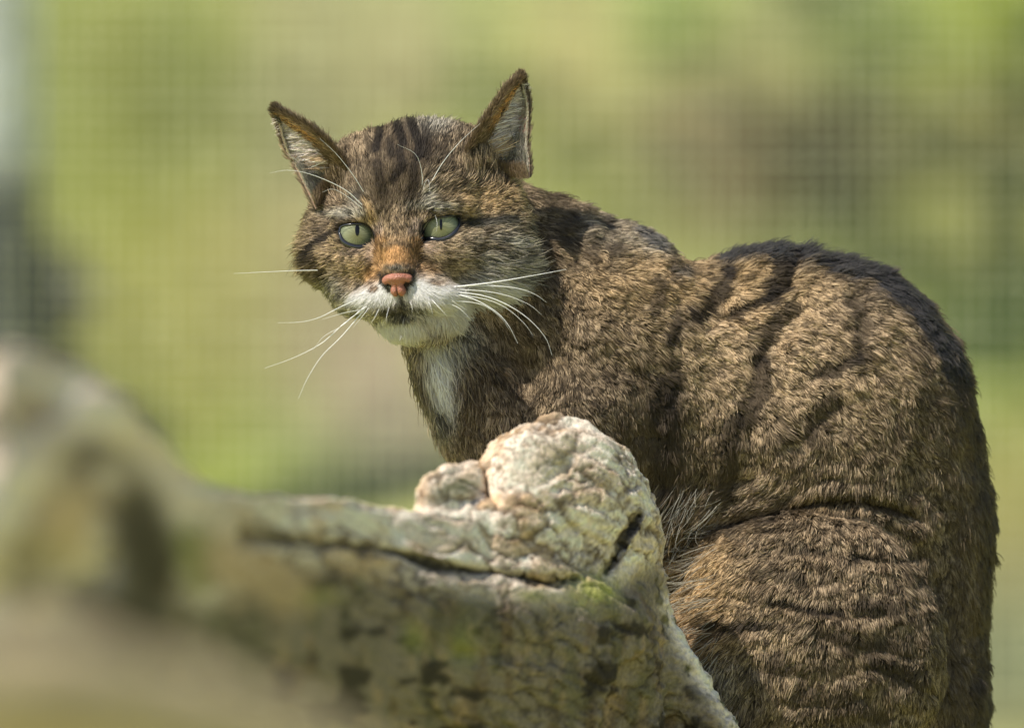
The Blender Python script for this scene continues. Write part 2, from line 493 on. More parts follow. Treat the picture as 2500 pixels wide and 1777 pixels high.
def build_log():
    lo = (-420, 780, -420); hi = (2300, 2360, 460); h = 7.5
    (X, Y, Z), ax = grid(lo, hi, h)
    shp = (len(ax[0]), len(ax[1]), len(ax[2]))
    wv = 14 * np.sin(X / 97) + 8 * np.sin(X / 41 + 1)
    d = cap(X, Y + wv, Z, (1320, 1570, 0), (560, 1500, 0), 300, 290)          # trunk body
    d = smin(d, ell(X, Y, Z, (1400, 1262, 0), (212, 215, 190)), 50)
    d = smin(d, ell(X, Y, Z, (1290, 1300, 30), (170, 120, 170)), 50)            # big knob
    d = smin(d, ell(X, Y, Z, (1368, 1128, -20), (172, 116, 150)), 50)
    d = smin(d, ell(X, Y, Z, (1120, 1215, -60), (112, 92, 110)), 22)
    d = smin(d, ell(X, Y, Z, (1165, 1165, -70), (60, 45, 70)), 20)           # small knob
    d = smin(d, ell(X, Y, Z, (1240, 1130, -50), (60, 75, 80)), 14)
    d = smin(d, cap(X, Y, Z, (1150, 1330, 60), (500, 1262, 40), 95, 62), 40)   # upper ledge along the trunk
    # root flare falling to the right
    d = smin(d, cap(X, Y, Z, (1490, 1330, -40), (1540, 1600, -40), 128, 104), 40)
    d = smin(d, cap(X, Y, Z, (1585, 1500, -60), (1735, 1780, -40), 60, 58), 30)
    d = smin(d, cap(X, Y, Z, (1735, 1780, -40), (1990, 2250, -40), 58, 110), 30)
    d = smin(d, cap(X, Y, Z, (1360, 1600, 0), (1440, 2400, 0), 230, 330), 60)
    # hollow under the flare
    d = -smin(-d, ell(X, Y, Z, (1560, 1790, 175), (118, 205, 90)), 30)
    # left stump: ridge limbs with a dark crotch between
    d = smin(d, cap(X, Y, Z, (560, 1480, 0), (330, 1130, -60), 250, 80), 60)
    d = smin(d, cap(X, Y, Z, (330, 1130, -60), (185, 945, -60), 95, 62), 40)
    d = smin(d, cap(X, Y, Z, (240, 1010, 20), (-140, 1330, 160), 84, 120), 30)
    d = smin(d, ell(X, Y, Z, (40, 930, -60), (110, 92, 90)), 30)
    d = smin(d, cap(X, Y, Z, (60, 1000, -60), (-200, 1500, -60), 140, 300), 50)
    d = smin(d, cap(X, Y, Z, (100, 1600, -40), (600, 1560, -40), 250, 250), 50)
    d = smin(d, ell(X, Y, Z, (170, 1250, 40), (150, 200, 130)), 24)
    d = -smin(-d, ell(X, Y, Z, (350, 1290, 240), (70, 190, 110)), 40)
    # long crack that runs along under the ledge
    gx, gy = np.meshgrid(ax[0], ax[1], indexing='ij')
    cr = seg_dist(gx, gy, [(600, 1290), (760, 1312), (930, 1330), (1090, 1372), (1230, 1392), (1330, 1410), (1400, 1402)])
    d = d + (34 * np.exp(-(cr / 13) ** 2))[:, :, None] * (Z > -50)
    cr = seg_dist(gx, gy, [(1480, 1380), (1530, 1300), (1562, 1240)])
    d = d + (26 * np.exp(-(cr / 9) ** 2))[:, :, None] * (Z > -80)
    for pl, am, wd in (([(1180, 1140), (1190, 1190), (1215, 1230)], 20, 8), ([(1380, 1130), (1400, 1100), (1360, 1140), (1340, 1160)], 8, 9),
                       ([(1350, 1185), (1400, 1170)], 9, 7), ([(1420, 1210), (1470, 1230)], 9, 7), ([(1360, 1290), (1420, 1270)], 10, 8),
                       ([(1100, 1590), (1300, 1580), (1420, 1600)], 14, 18), ([(900, 1480), (1000, 1530), (1050, 1590)], 10, 20)):
        cr = seg_dist(gx, gy, pl)
        d = d + (am * np.exp(-(cr / wd) ** 2))[:, :, None] * (Z > -80)
    P, Q = isosurface(d, lo, h)
    n = normals(P, Q)
    if (n[:, 1] * (P[:, 1] - 1500)).sum() < 0:
        n = -n
        Q = Q[:, ::-1]
    u, v, c = P[:, 0], P[:, 1], P[:, 2]
    # knobbly wood relief: lumps, plates and checks
    warp = np.stack([fbm(P, 50, 3, 31), fbm(P, 50, 3, 32), fbm(P, 50, 3, 33)], -1) * 22
    a_ = math.radians(28)
    PR = np.stack([(u * math.cos(a_) + v * math.sin(a_)) * .62, (-u * math.sin(a_) + v * math.cos(a_)) * 1.5, c * .9], -1)
    bd, cid = voronoi(PR + warp, 74, 44)
    bd2, cid2 = voronoi(PR * np.array((.7, 1.3, 1)) + warp * .8, 25, 54)
    on = sstep(noise(P, 95, 49), -.45, .1)
    crack = np.clip(1 - bd / .15, 0, 1) * on
    crack2 = np.clip(1 - bd2 / .16, 0, 1) * sstep(noise(P, 70, 50), -.3, .3)
    grain = noise(PR * np.array((.25, 2.6, 1)) + warp * .3, 14, 57)
    P = P + n * (fbm(P, 150, 3, 21) * 14 + (cid - .5) * 4 * on + noise(PR * np.array((.3, 2.0, 1)) + warp * .5, 40, 58) * 7 + noise(P, 20, 51) * 2 + grain * 3.2 - crack * 9 - crack2 * 3.5)[:, None]
    # colours of the wood and its growth, with some light and shade painted in
    pale = np.array(lin(240, 221, 198)); tan = np.array(lin(206, 174, 136)); grey = np.array(lin(160, 144, 124))
    dark = np.array(lin(66, 56, 44)); moss = np.array(lin(94, 94, 62)); lich = np.array(lin(156, 154, 88)); brown = np.array(lin(118, 92, 62))
    def mix(A, B, k):
        return A * (1 - k[:, None]) + B * k[:, None]
    C = np.tile(pale, (len(P), 1))
    C = mix(C, tan, np.clip(sstep(cid, .45, .9) * on * .75 + sstep(fbm(P, 60, 3, 61), .1, .7) * .6, 0, 1))
    C = mix(C, grey, sstep(cid2, .8, 1) * .55)
    C = mix(C, moss * 1.6, sstep(fbm(P, 70, 2, 66), .45, .9) * .16)
    C = mix(C, grey * .9, sstep(grain, .35, .9) * .4)
    C = mix(C, brown * .5, crack * .95); C = mix(C, brown * .7, crack2 * .8)
    side = sstep(v - np.interp(u, [0, 500, 700, 1000, 1300, 1420, 1480, 1600, 1700], [1480, 1440, 1330, 1380, 1420, 1420, 1400, 1330, 1500]), -15, 70)  # front below the ledge: wood and algae tones, with its shade painted in
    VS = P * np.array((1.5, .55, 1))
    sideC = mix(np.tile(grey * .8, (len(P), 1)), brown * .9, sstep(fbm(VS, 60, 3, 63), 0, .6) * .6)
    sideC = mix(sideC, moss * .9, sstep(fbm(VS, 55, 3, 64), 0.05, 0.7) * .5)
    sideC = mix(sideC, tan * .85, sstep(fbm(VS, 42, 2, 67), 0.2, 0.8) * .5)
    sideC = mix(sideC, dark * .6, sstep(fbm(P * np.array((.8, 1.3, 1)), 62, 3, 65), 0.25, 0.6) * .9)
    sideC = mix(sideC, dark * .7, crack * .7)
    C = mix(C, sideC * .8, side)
    dk = seg_dist(u, v, [(600, 1290), (760, 1312), (930, 1330), (1090, 1372), (1230, 1392), (1330, 1410), (1400, 1402)])
    C = mix(C, dark * .5, np.exp(-(dk / 13) ** 2))
    dk = seg_dist(u, v, [(1480, 1380), (1530, 1300), (1562, 1240)])
    C = mix(C, dark * .6, np.exp(-(dk / 11) ** 2))
    lc = np.exp(-((u - 1450) / 52) ** 2 - ((v - 1425) / 42) ** 2) * (1 + .8 * fbm(P, 24, 2, 71))
    C = mix(C, lich, np.clip(lc * 1.3, 0, 1))
    lc = np.exp(-((u - 1110) / 40) ** 2 - ((v - 1165) / 22) ** 2) * (1 + .8 * fbm(P, 24, 2, 72))
    C = mix(C, moss * 1.3, np.clip(lc, 0, .8))
    for (a, b, ra, rb) in ((1130, 1560, 40, 50), (1010, 1540, 30, 40), (1300, 1440, 50, 14), (470, 1320, 60, 60), (760, 1440, 70, 25)):
        lc = np.exp(-((u - a) / ra) ** 2 - ((v - b) / rb) ** 2)
        C = mix(C, lich * .7, np.clip(lc * .8, 0, 1))
    # the far-left fork: lit ridges and crotch shade painted in, a straw-coloured cheek between
    for pl, wd, cc, am in (([(-80, 1290), (90, 1110), (215, 975), (320, 1080), (410, 1190)], 76, pale * np.array((1, .97, .97)), .9),
                           ([(0, 930), (60, 880)], 50, pale * .8, .7), ([(60, 1010), (130, 1000)], 26, brown, .7),
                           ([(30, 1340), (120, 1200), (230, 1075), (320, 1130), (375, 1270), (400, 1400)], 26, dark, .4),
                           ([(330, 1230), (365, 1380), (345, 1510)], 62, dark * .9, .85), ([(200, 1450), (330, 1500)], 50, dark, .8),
                           ([(175, 1235), (165, 1300)], 48, tan * np.array((.95, 1, .8)), .9), ([(90, 1330), (60, 1420)], 50, grey * np.array((1, 1, .8)), .7),
                           ([(445, 1300), (480, 1400)], 34, lich * .75, .6), ([(560, 1340), (700, 1420)], 60, tan * .9, .7)):
        C = mix(C, np.tile(cc, (len(P), 1)), np.clip(np.exp(-(seg_dist(u, v, pl) / wd) ** 2) * 1.3, 0, 1) * am)
    # right-hand rim of the flare: sunlit strip painted pale, patched with moss
    rm = seg_dist(u, v, [(1640, 1450), (1668, 1540), (1725, 1650), (1800, 1760), (1900, 1900)])
    C = mix(C, mix(np.tile(pale, (len(P), 1)), moss, sstep(fbm(P, 30, 2, 81), .1, .6)), np.exp(-(rm / 26) ** 2))
    # shade of the deep hollow and crotch, painted dark
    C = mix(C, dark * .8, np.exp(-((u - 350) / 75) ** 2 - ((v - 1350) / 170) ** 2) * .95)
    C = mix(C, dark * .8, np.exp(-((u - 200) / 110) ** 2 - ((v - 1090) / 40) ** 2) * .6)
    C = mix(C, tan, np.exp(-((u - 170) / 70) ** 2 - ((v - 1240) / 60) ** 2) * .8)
    P[:, 1] += 14
    P[:, 2] += log_depth(u) + 10
    wv_ = world(P)
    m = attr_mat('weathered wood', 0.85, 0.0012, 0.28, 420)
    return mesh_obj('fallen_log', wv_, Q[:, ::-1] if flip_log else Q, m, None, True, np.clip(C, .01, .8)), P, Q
flip_log = False
log_o, LP, LQ = build_log()
tag(log_o, 'knobbly pale weathered log with green algae lying in front of the wildcat', 'log')

def near_limb():
    """the sunny tan limb nearest the camera, in the bottom-left corner"""
    P = catmull([(-700, 1740, 12500), (-100, 1735, 11500), (350, 1800, 10400), (800, 1935, 9000), (1250, 2120, 7500)], 60)
    R = np.interp(np.linspace(0, 1, 60), [0, .4, 1], [210, 215, 130])
    V, Fq = tube(P, R, 40)
    n = V - np.repeat(P, 40, 0); n /= np.linalg.norm(n, axis=1, keepdims=True)
    V = V + n * (fbm(V, 120, 3, 5) * 16)[:, None]
    a = np.array(lin(194, 174, 140)); b = np.array(lin(168, 150, 118)); k = sstep(fbm(V, 130, 3, 8), -.3, .5)[:, None]
    o = mesh_obj('dead_limb', world(V), Fq, attr_mat('tan dead wood', .9, .002, .25, 200), None, True, (a * (1 - k) + b * k) * 1.05)
    tag(o, 'blurred tan dead limb crossing the bottom left corner nearest the viewer', 'branch')
near_limb()

# ------------------------------------------------------------------ THE WILDCAT
#@CAT
H0 = np.array((1009.0, 563.0, 0.0))
YAW, ROLL = math.radians(12), math.radians(5)
def head_local(u, v, w):
    x, y = u - F(H0[0]), -(v - F(H0[1]))
    cr, sr = F(math.cos(ROLL)), F(math.sin(ROLL))
    x, y = x * cr + y * sr, -x * sr + y * cr
    cy, sy = F(math.cos(YAW)), F(math.sin(YAW))
    return x * cy + w * sy, y + 0 * w, -x * sy + w * cy
def head_view(p):
    p = np.asarray(p, float)
    cy, sy, cr, sr = math.cos(YAW), math.sin(YAW), math.cos(ROLL), math.sin(ROLL)
    x = p[..., 0] * cy - p[..., 2] * sy; wz = p[..., 0] * sy + p[..., 2] * cy; y = p[..., 1]
    x, y = x * cr - y * sr, x * sr + y * cr
    return np.stack([x + H0[0], H0[1] - y, wz], -1)

EYES = {'l': dict(c=(871, 575, 62), R=54,
                  o=[(829, 568), (834, 554), (856, 549), (885, 549), (903, 560), (912, 577), (911, 592), (897, 600), (877, 604), (855, 600), (838, 589)]),
        'r': dict(c=(1077, 558, 106), R=54,
                  o=[(1027, 593), (1031, 566), (1042, 545), (1062, 534), (1090, 530), (1117, 529), (1121, 547), (1111, 567), (1095, 580), (1075, 586), (1052, 584), (1039, 586)])}

def head_sdf(U, V, W):
    X, Y, Z = head_local(U, V, W)
    d = ell(X, Y, Z, (12, 42, -60), (190, 216, 212))
    d = smin(d, ell(X, Y, Z, (0, 70, 45), (150, 120, 98)), 40)
    for s in (-1, 1):
        d = smin(d, ell(X, Y, Z, (s * 172, 20, -65), (102 if s < 0 else 92, 104, 100)), 50)
        d = smin(d, ell(X, Y, Z, (s * 92, 158, -45), (95, 80, 100)), 40)
    for s in (-1, 1):
        d = smin(d, ell(X, Y, Z, (s * 167, -42 if s < 0 else -66, -20), (112, 100 if s < 0 else 116, 125)), 45)
        d = smin(d, ell(X, Y, Z, (s * 118, -52, 92), (62, 46, 50)), 30)
    d = smin(d, ell(X, Y, Z, (-122, -124, 22), (90, 76, 100)), 30)
    d = smin(d, ell(X, Y, Z, (0, -60, 100), (112, 95, 82)), 40)
    for s in (-1, 1):
        d = smin(d, ell(X, Y, Z, (s * 120, 152, -70), (92, 78, 90)), 40)
        d = smin(d, cap(X, Y, Z, (s * 62, 46, 130), (s * 146, 48, 92), 26, 23), 20)
    d = smin(d, cap(X, Y, Z, (0, 50, 128), (0, -98, 222), 38, 34), 26)
    d = smin(d, ell(X, Y, Z, (0, -150, 145), (98, 72, 88)), 36)
    for s in (-1, 1):
        d = smin(d, ell(X, Y, Z, (s * 52, -160, 178), (78, 40, 50)), 24)
    d = smin(d, ell(X, Y, Z, (0, -126, 206), (36, 28, 30)), 14)
    d = smin(d, ell(X, Y, Z, (6, -188, 60), (112, 80, 112)), 45)
    d = smin(d, ell(X, Y, Z, (0, -230, 118), (60, 33, 54)), 30)
    for e in EYES.values():
        d = smin(d, np.sqrt((U - e['c'][0]) ** 2 + (V - e['c'][1]) ** 2 + (W - e['c'][2]) ** 2) - (e['R'] + 5), 14)
    # mouth line and philtrum
    xx = np.abs(X)
    mline = -203 + 10 * np.cos(np.clip(xx / 40, 0, 3.1)) 
    g = np.exp(-((Y - mline) / 7) ** 2) * np.clip(1 - (xx / 105) ** 4, 0, 1) * (Z > 100)
    d = d + 6 * g
    d = d + 7 * np.exp(-(X / 4.5) ** 2) * ((Y < -140) & (Y > -210) & (Z > 180))
    return d

def body_prims(U, V, W):
    d = cap(U, V, W, (1180, 545, -190), (1470, 752, -270), 125, 200)
    d = smin(d, cap(U, V, W, (1090, 650, -130), (1400, 830, -190), 150, 235), 50)
    d = smin(d, ell(U, V, W, (1500, 940, -190), (280, 345, 225)), 60)
    d = smin(d, ell(U, V, W, (1790, 1010, -290), (400, 362, 270)), 60)
    d = smin(d, ell(U, V, W, (2020, 1045, -292), (352, 402, 282)), 60)
    d = smin(d, ell(U, V, W, (2080, 1450, -315), (324, 440, 240)), 60)
    d = smin(d, ell(U, V, W, (1970, 1600, -50), (330, 345, 165)), 34)
    d = smin(d, ell(U, V, W, (2086, 1250, -312), (324, 310, 238)), 60)
    d = smin(d, ell(U, V, W, (2110, 1720, -300), (296, 290, 230)), 60)
    d = smin(d, ell(U, V, W, (1530, 712, -275), (128, 140, 120)), 36)
    d = smin(d, ell(U, V, W, (1855, 810, -290), (185, 186, 180)), 40)
    d = smin(d, ell(U, V, W, (1620, 1250, -260), (260, 260, 190)), 60)
    d = smin(d, cap(U, V, W, (1060, 760, -40), (1225, 1060, -80), 92, 140), 50)
    d = smin(d, cap(U, V, W, (1420, 1020, -60), (1330, 1400, -60), 150, 105), 50)
    d = smin(d, cap(U, V, W, (1330, 1400, -60), (1330, 1990, -40), 100, 52), 30)
    d = smin(d, cap(U, V, W, (1225, 1100, -170), (1200, 1990, -170), 115, 52), 30)
    d = smin(d, ell(U, V, W, (1300, 2010, 0), (72, 42, 90)), 20)
    d = smin(d, ell(U, V, W, (1180, 2010, -130), (68, 42, 90)), 20)
    d = smin(d, cap(U, V, W, (1800, 1900, 40), (1640, 2005, 60), 90, 45), 30)
    d = smin(d, ell(U, V, W, (1640, 2010, 80), (120, 42, 60)), 20)
    d = smin(d, cap(U, V, W, (2150, 1850, -300), (2330, 2000, -150), 90, 60), 30)
    d = smin(d, cap(U, V, W, (2330, 2000, -150), (2050, 2010, 120), 60, 50), 20)
    d = smin(d, cap(U, V, W, (2050, 2010, 120), (1780, 2015, 190), 50, 40), 20)
    return d

GROOVES = [  # polyline, depth, width
    ([(1640, 1335), (1700, 1300), (1790, 1275), (1900, 1248), (2000, 1222), (2080, 1216), (2160, 1232), (2240, 1262)], 30, 13),
    ([(1690, 1285), (1760, 1258), (1850, 1235), (1960, 1190), (2050, 1160)], 13, 9),
    ([(1720, 1250), (1800, 1225), (1900, 1180)], 10, 8),
    ([(1670, 1320), (1760, 1305), (1850, 1282), (1930, 1275)], 9, 7),
    ([(1660, 1345), (1740, 1335), (1830, 1322)], 8, 7),
    ([(1648, 730), (1638, 850), (1652, 960)], 7, 14),
    ([(1800, 1180), (1775, 1230), (1700, 1300), (1650, 1340)], 24, 26),
    ([(1785, 660), (1765, 730), (1700, 790)], 16, 22),
    ([(1925, 650), (1915, 705), (1860, 745), (1790, 772), (1720, 800)], 22, 13),
    ([(1935, 770), (1862, 850), (1835, 950), (1830, 1050), (1810, 1150)], 20, 24),
    ([(2090, 720), (2110, 790), (2085, 850), (2040, 900), (1985, 915)], 20, 20),
    ([(2050, 970), (1990, 1030), (1950, 1090)], 15, 20),
    ([(2250, 870), (2262, 960), (2250, 1060)], 12, 20),
    ([(1900, 1090), (1850, 1160), (1800, 1190)], 10, 12),
    ([(1700, 1530), (1790, 1532), (1880, 1530)], 11, 12),
    ([(1880, 1466), (1965, 1492), (2080, 1500), (2160, 1490)], 12, 10),
    ([(1960, 1340), (2050, 1352), (2130, 1365), (2220, 1370)], 10, 12),
    ([(1840, 1410), (1960, 1425), (2080, 1420)], 7, 10),
    ([(1700, 1415), (1760, 1400), (1830, 1400)], 8, 9),
    ([(1690, 1470), (1760, 1455), (1830, 1462)], 8, 9),
    ([(2010, 1555), (2110, 1575), (2230, 1590)], 11, 12),
    ([(2130, 1620), (2220, 1660), (2280, 1690)], 11, 14),
    ([(1850, 1620), (1950, 1640), (2060, 1635)], 8, 12),
    ([(1900, 1710), (2000, 1720), (2100, 1705)], 8, 12),
    ([(1330, 640), (1370, 720), (1360, 800)], 12, 24),
]

def build_body():
    lo = (700, 250, -640); hi = (2460, 2100, 330); h = 6.5
    (U, V, W), ax = grid(lo, hi, h)
    d = body_prims(U, V, W)
    # the head only where it is
    iu = slice(0, int((1430 - lo[0]) / h)); iv = slice(0, int((960 - lo[1]) / h))
    hd = head_sdf(U[iu], V[:, iv], W)
    d[iu, iv] = smin(d[iu, iv], hd, 34)
    for e in EYES.values():
        o = np.array(e['o'])
        gx, gy = np.meshgrid(ax[0][iu], ax[1][iv], indexing='ij')
        sd = poly_sd(gx, gy, [tuple(q) for q in o])[:, :, None] + 0 * W
        op = np.maximum(sd - 2, (e['c'][2] - 10) - W)
        d[iu, iv] = np.maximum(d[iu, iv], -op)
    P, Q = isosurface(d, lo, h)
    n = normals(P, Q)
    c = P.mean(0)
    if (n * (P - c)).sum() < 0:
        Q = Q[:, ::-1]; n = -n
    u, v = P[:, 0], P[:, 1]
    isb = (u > 1300) & (n[:, 2] > -0.2) 
    disp = np.zeros(len(P))
    wu = u + 10 * noise(P, 50, 90); wv_ = v + 10 * noise(P, 50, 91)
    for pl, am, wd in GROOVES:
        dd = seg_dist(wu, wv_, pl)
        am = am * (.6 if am > 25 else .38)
        disp -= am * np.exp(-(dd / wd) ** 2)
        disp += am * .35 * np.exp(-((dd - wd * 2.4) / (wd * 1.3)) ** 2)
    disp = disp * isb
    onb = (sstep(u - v * 0.35, 1000, 1150))
    disp += onb * (9 * fbm(P, 130, 2, 93) + 5 * fbm(P, 45, 2, 94))
    P = P + n * disp[:, None]
    return P, Q, normals(P, Q)

#@COAT
def blob(u, v, c, r, ang=0):
    x, y = u - c[0], v - c[1]
    if ang:
        a = math.radians(ang); x, y = x * math.cos(a) + y * math.sin(a), -x * math.sin(a) + y * math.cos(a)
    return np.exp(-(x / r[0]) ** 2 - (y / r[1]) ** 2)

def stroke(u, v, pts, wd, soft=1.0):
    return np.exp(-(seg_dist(u, v, pts) / wd) ** 2)

T_TAN = np.array((.47, .335, .195)); T_GOLD = np.array((.52, .345, .16)); T_DARK = np.array((.014, .011, .009))
T_BRN = np.array((.19, .136, .082)); T_GREY = np.array((.36, .335, .27)); T_WHITE = np.array((.80, .78, .74)); T_ORG = np.array((.46, .245, .09))
T_CREAM = np.array((.62, .57, .46)); T_PINK = np.array((.60, .44, .34)); T_BLUE = np.array((.06, .062, .07))

HEAD_PAINT = [
    # kind, geometry, size, colour, amount
    ('b', (965, 430), (130, 115), T_BRN * .46, .88), ('b', (950, 340), (150, 60), T_BRN * .62, .7), ('b', (960, 480), (50, 50), T_BRN * .6, .7),
    ('b', (1062, 292), (46, 28), T_CREAM, .7), ('b', (870, 350), (50, 40), T_TAN * .9, .5),
    ('b', (870, 420), (60, 40), T_BRN * .8, .6), ('b', (1190, 490), (80, 38), T_GOLD * .95, .7), ('b', (1110, 430), (60, 40), T_TAN * .8, .5),
    ('s', [(928, 305), (924, 340), (918, 365)], 10, T_DARK, .95), ('s', [(952, 345), (955, 380)], 9, T_DARK, .8),
    ('s', [(965, 290), (975, 325), (985, 350)], 11, T_DARK, .95), ('s', [(1000, 282), (1010, 320), (1025, 350), (1020, 385)], 11, T_DARK, .95),
    ('s', [(1035, 300), (1045, 340), (1043, 385)], 10, T_DARK, .8), ('s', [(895, 335), (905, 370)], 7, T_DARK, .6),
    ('s', [(975, 370), (982, 410), (960, 440)], 10, T_DARK, .85), ('s', [(920, 400), (930, 450), (945, 500)], 11, T_DARK, .7),
    ('s', [(1010, 410), (1010, 450), (995, 500)], 11, T_DARK, .75), ('s', [(1070, 360), (1100, 400)], 9, T_DARK, .6),
    ('b', (970, 545), (42, 42), T_TAN * .8, .7),
    ('b', (845, 520), (48, 11), T_CREAM * .85, .85), ('b', (1065, 503), (52, 12), T_CREAM * .8, .8), ('b', (870, 490), (22, 22), T_GREY * .7, .6),
    ('b', (1048, 480), (16, 26), T_CREAM, .6), ('b', (876, 478), (14, 18), T_DARK * 2, .7),
    ('s', [(893, 490), (905, 520), (912, 545)], 9, T_GOLD, .7), ('s', [(1040, 525), (1018, 545), (1008, 570)], 10, T_PINK * .9, .7),
    ('s', [(920, 548), (925, 580), (922, 610)], 11, T_PINK * .85, .7),
    ('b', (860, 640), (60, 42), T_TAN * 1.05, .75), ('b', (1110, 630), (70, 52), T_TAN * 1.05, .75),
    ('b', (800, 600), (36, 26), T_TAN * .9, .6),
    ('b', (906, 625), (13, 20), T_PINK * 1.15, .95), ('b', (1050, 606), (22, 13), T_PINK * 1.2, .95), ('b', (853, 617), (30, 10), T_PINK * .8, .6),
    ('s', [(922, 612), (918, 640), (900, 665)], 8, T_BRN * .5, .85), ('s', [(1023, 602), (1026, 630), (1050, 650)], 9, T_BRN * .4, .85),
    ('s', [(870, 675), (900, 655)], 5, T_BRN * .5, .6), ('s', [(1060, 640), (1100, 660)], 6, T_BRN * .6, .6),
    ('b', (966, 632), (46, 40), T_ORG * 1.2, 1), ('s', [(1030, 548), (1027, 575), (1028, 596)], 6, T_DARK, .9), ('s', [(914, 572), (917, 592)], 4, T_DARK, .8), ('s', [(928, 590), (926, 640), (935, 665)], 14, T_ORG * .85, .8),
    ('s', [(1012, 595), (1012, 640), (1020, 665)], 15, T_ORG * .75, .8), ('b', (905, 685), (26, 26), T_ORG * 1.2, .8), ('b', (1040, 668), (40, 20), T_ORG * 1.15, .8),
    ('s', [(935, 602), (965, 592), (1000, 600)], 5, T_BRN * .5, .6), ('b', (968, 655), (22, 9), T_GREY * .9, .85),
    ('b', (1085, 680), (40, 16), T_TAN, .7), ('b', (870, 692), (24, 22), T_TAN, .8),
    ('b', (905, 722), (30, 20), T_WHITE, 1), ('b', (872, 738), (34, 22), T_WHITE, 1), ('b', (940, 725), (38, 26), T_WHITE, 1), ('b', (935, 700), (14, 10), T_WHITE, .9),
    ('b', (1025, 712), (34, 34), T_WHITE, 1), ('b', (1075, 720), (50, 22), T_WHITE, 1), ('b', (1115, 725), (32, 20), T_WHITE, 1),
    ('s', [(1055, 690), (1080, 692)], 5, T_ORG * .45, .85), ('b', (1071, 674), (8, 7), T_DARK, .85), ('s', [(905, 708), (915, 706)], 6, T_ORG * .6, .8),
    ('s', [(926, 672), (930, 692), (948, 712)], 4, T_DARK * 1.6, .95), ('s', [(1010, 668), (1010, 685), (992, 712)], 4, T_DARK * 1.6, .95),
    ('s', [(930, 668), (945, 655)], 5, T_DARK * 2, .7), ('s', [(1010, 664), (992, 653)], 5, T_DARK * 2, .8),
    ('s', [(978, 718), (983, 745)], 4, T_DARK, .8),
    ('b', (975, 812), (74, 38), T_WHITE * .88, .92), ('b', (900, 775), (40, 22), T_CREAM * .8, .7),
    ('s', [(935, 765), (975, 757), (1020, 762), (1050, 765)], 8, T_DARK * 1.2, .9), ('b', (988, 776), (42, 13), T_DARK * 2.0, .95),
    # temples and cheeks
    ('s', [(806, 568), (770, 592), (748, 615)], 8, T_DARK, .95), ('b', (745, 632), (18, 20), T_DARK, .9), ('s', [(830, 590), (845, 606)], 4, T_BRN * .6, .5),
    ('b', (765, 690), (34, 30), T_BRN * .45, .85), ('b', (810, 715), (30, 40), T_GREY * .8, .8), ('b', (840, 765), (30, 26), T_GREY * .7, .8),
    ('s', [(1145, 540), (1180, 544), (1225, 536), (1262, 536)], 9, T_DARK * .8, .97), ('s', [(1300, 548), (1342, 566)], 11, T_DARK * .8, .95), ('b', (1125, 530), (12, 12), T_DARK, .8),
    ('b', (1240, 620), (92, 62), T_GREY * .85, .85), ('b', (1215, 602), (38, 13), T_BRN * .5, .8), ('b', (1270, 592), (26, 10), T_CREAM, .6),
    ('b', (1290, 622), (34, 10), T_BRN * .5, .6), ('s', [(1195, 562), (1180, 600), (1155, 630)], 7, T_BRN * .4, .85),
    ('s', [(1130, 555), (1140, 580)], 6, T_BRN * .6, .5),
    ('b', (1215, 718), (110, 46), T_WHITE * .82, .95), ('b', (1120, 778), (90, 40), T_WHITE * .9, .95), ('b', (1310, 680), (40, 40), T_GREY * .8, .7),
    ('b', (1320, 500), (40, 40), T_TAN * .7, .6),
]
BODY_BLUE = [([(1610, 560), (1660, 620), (1740, 622), (1800, 614)], 16, .55)]
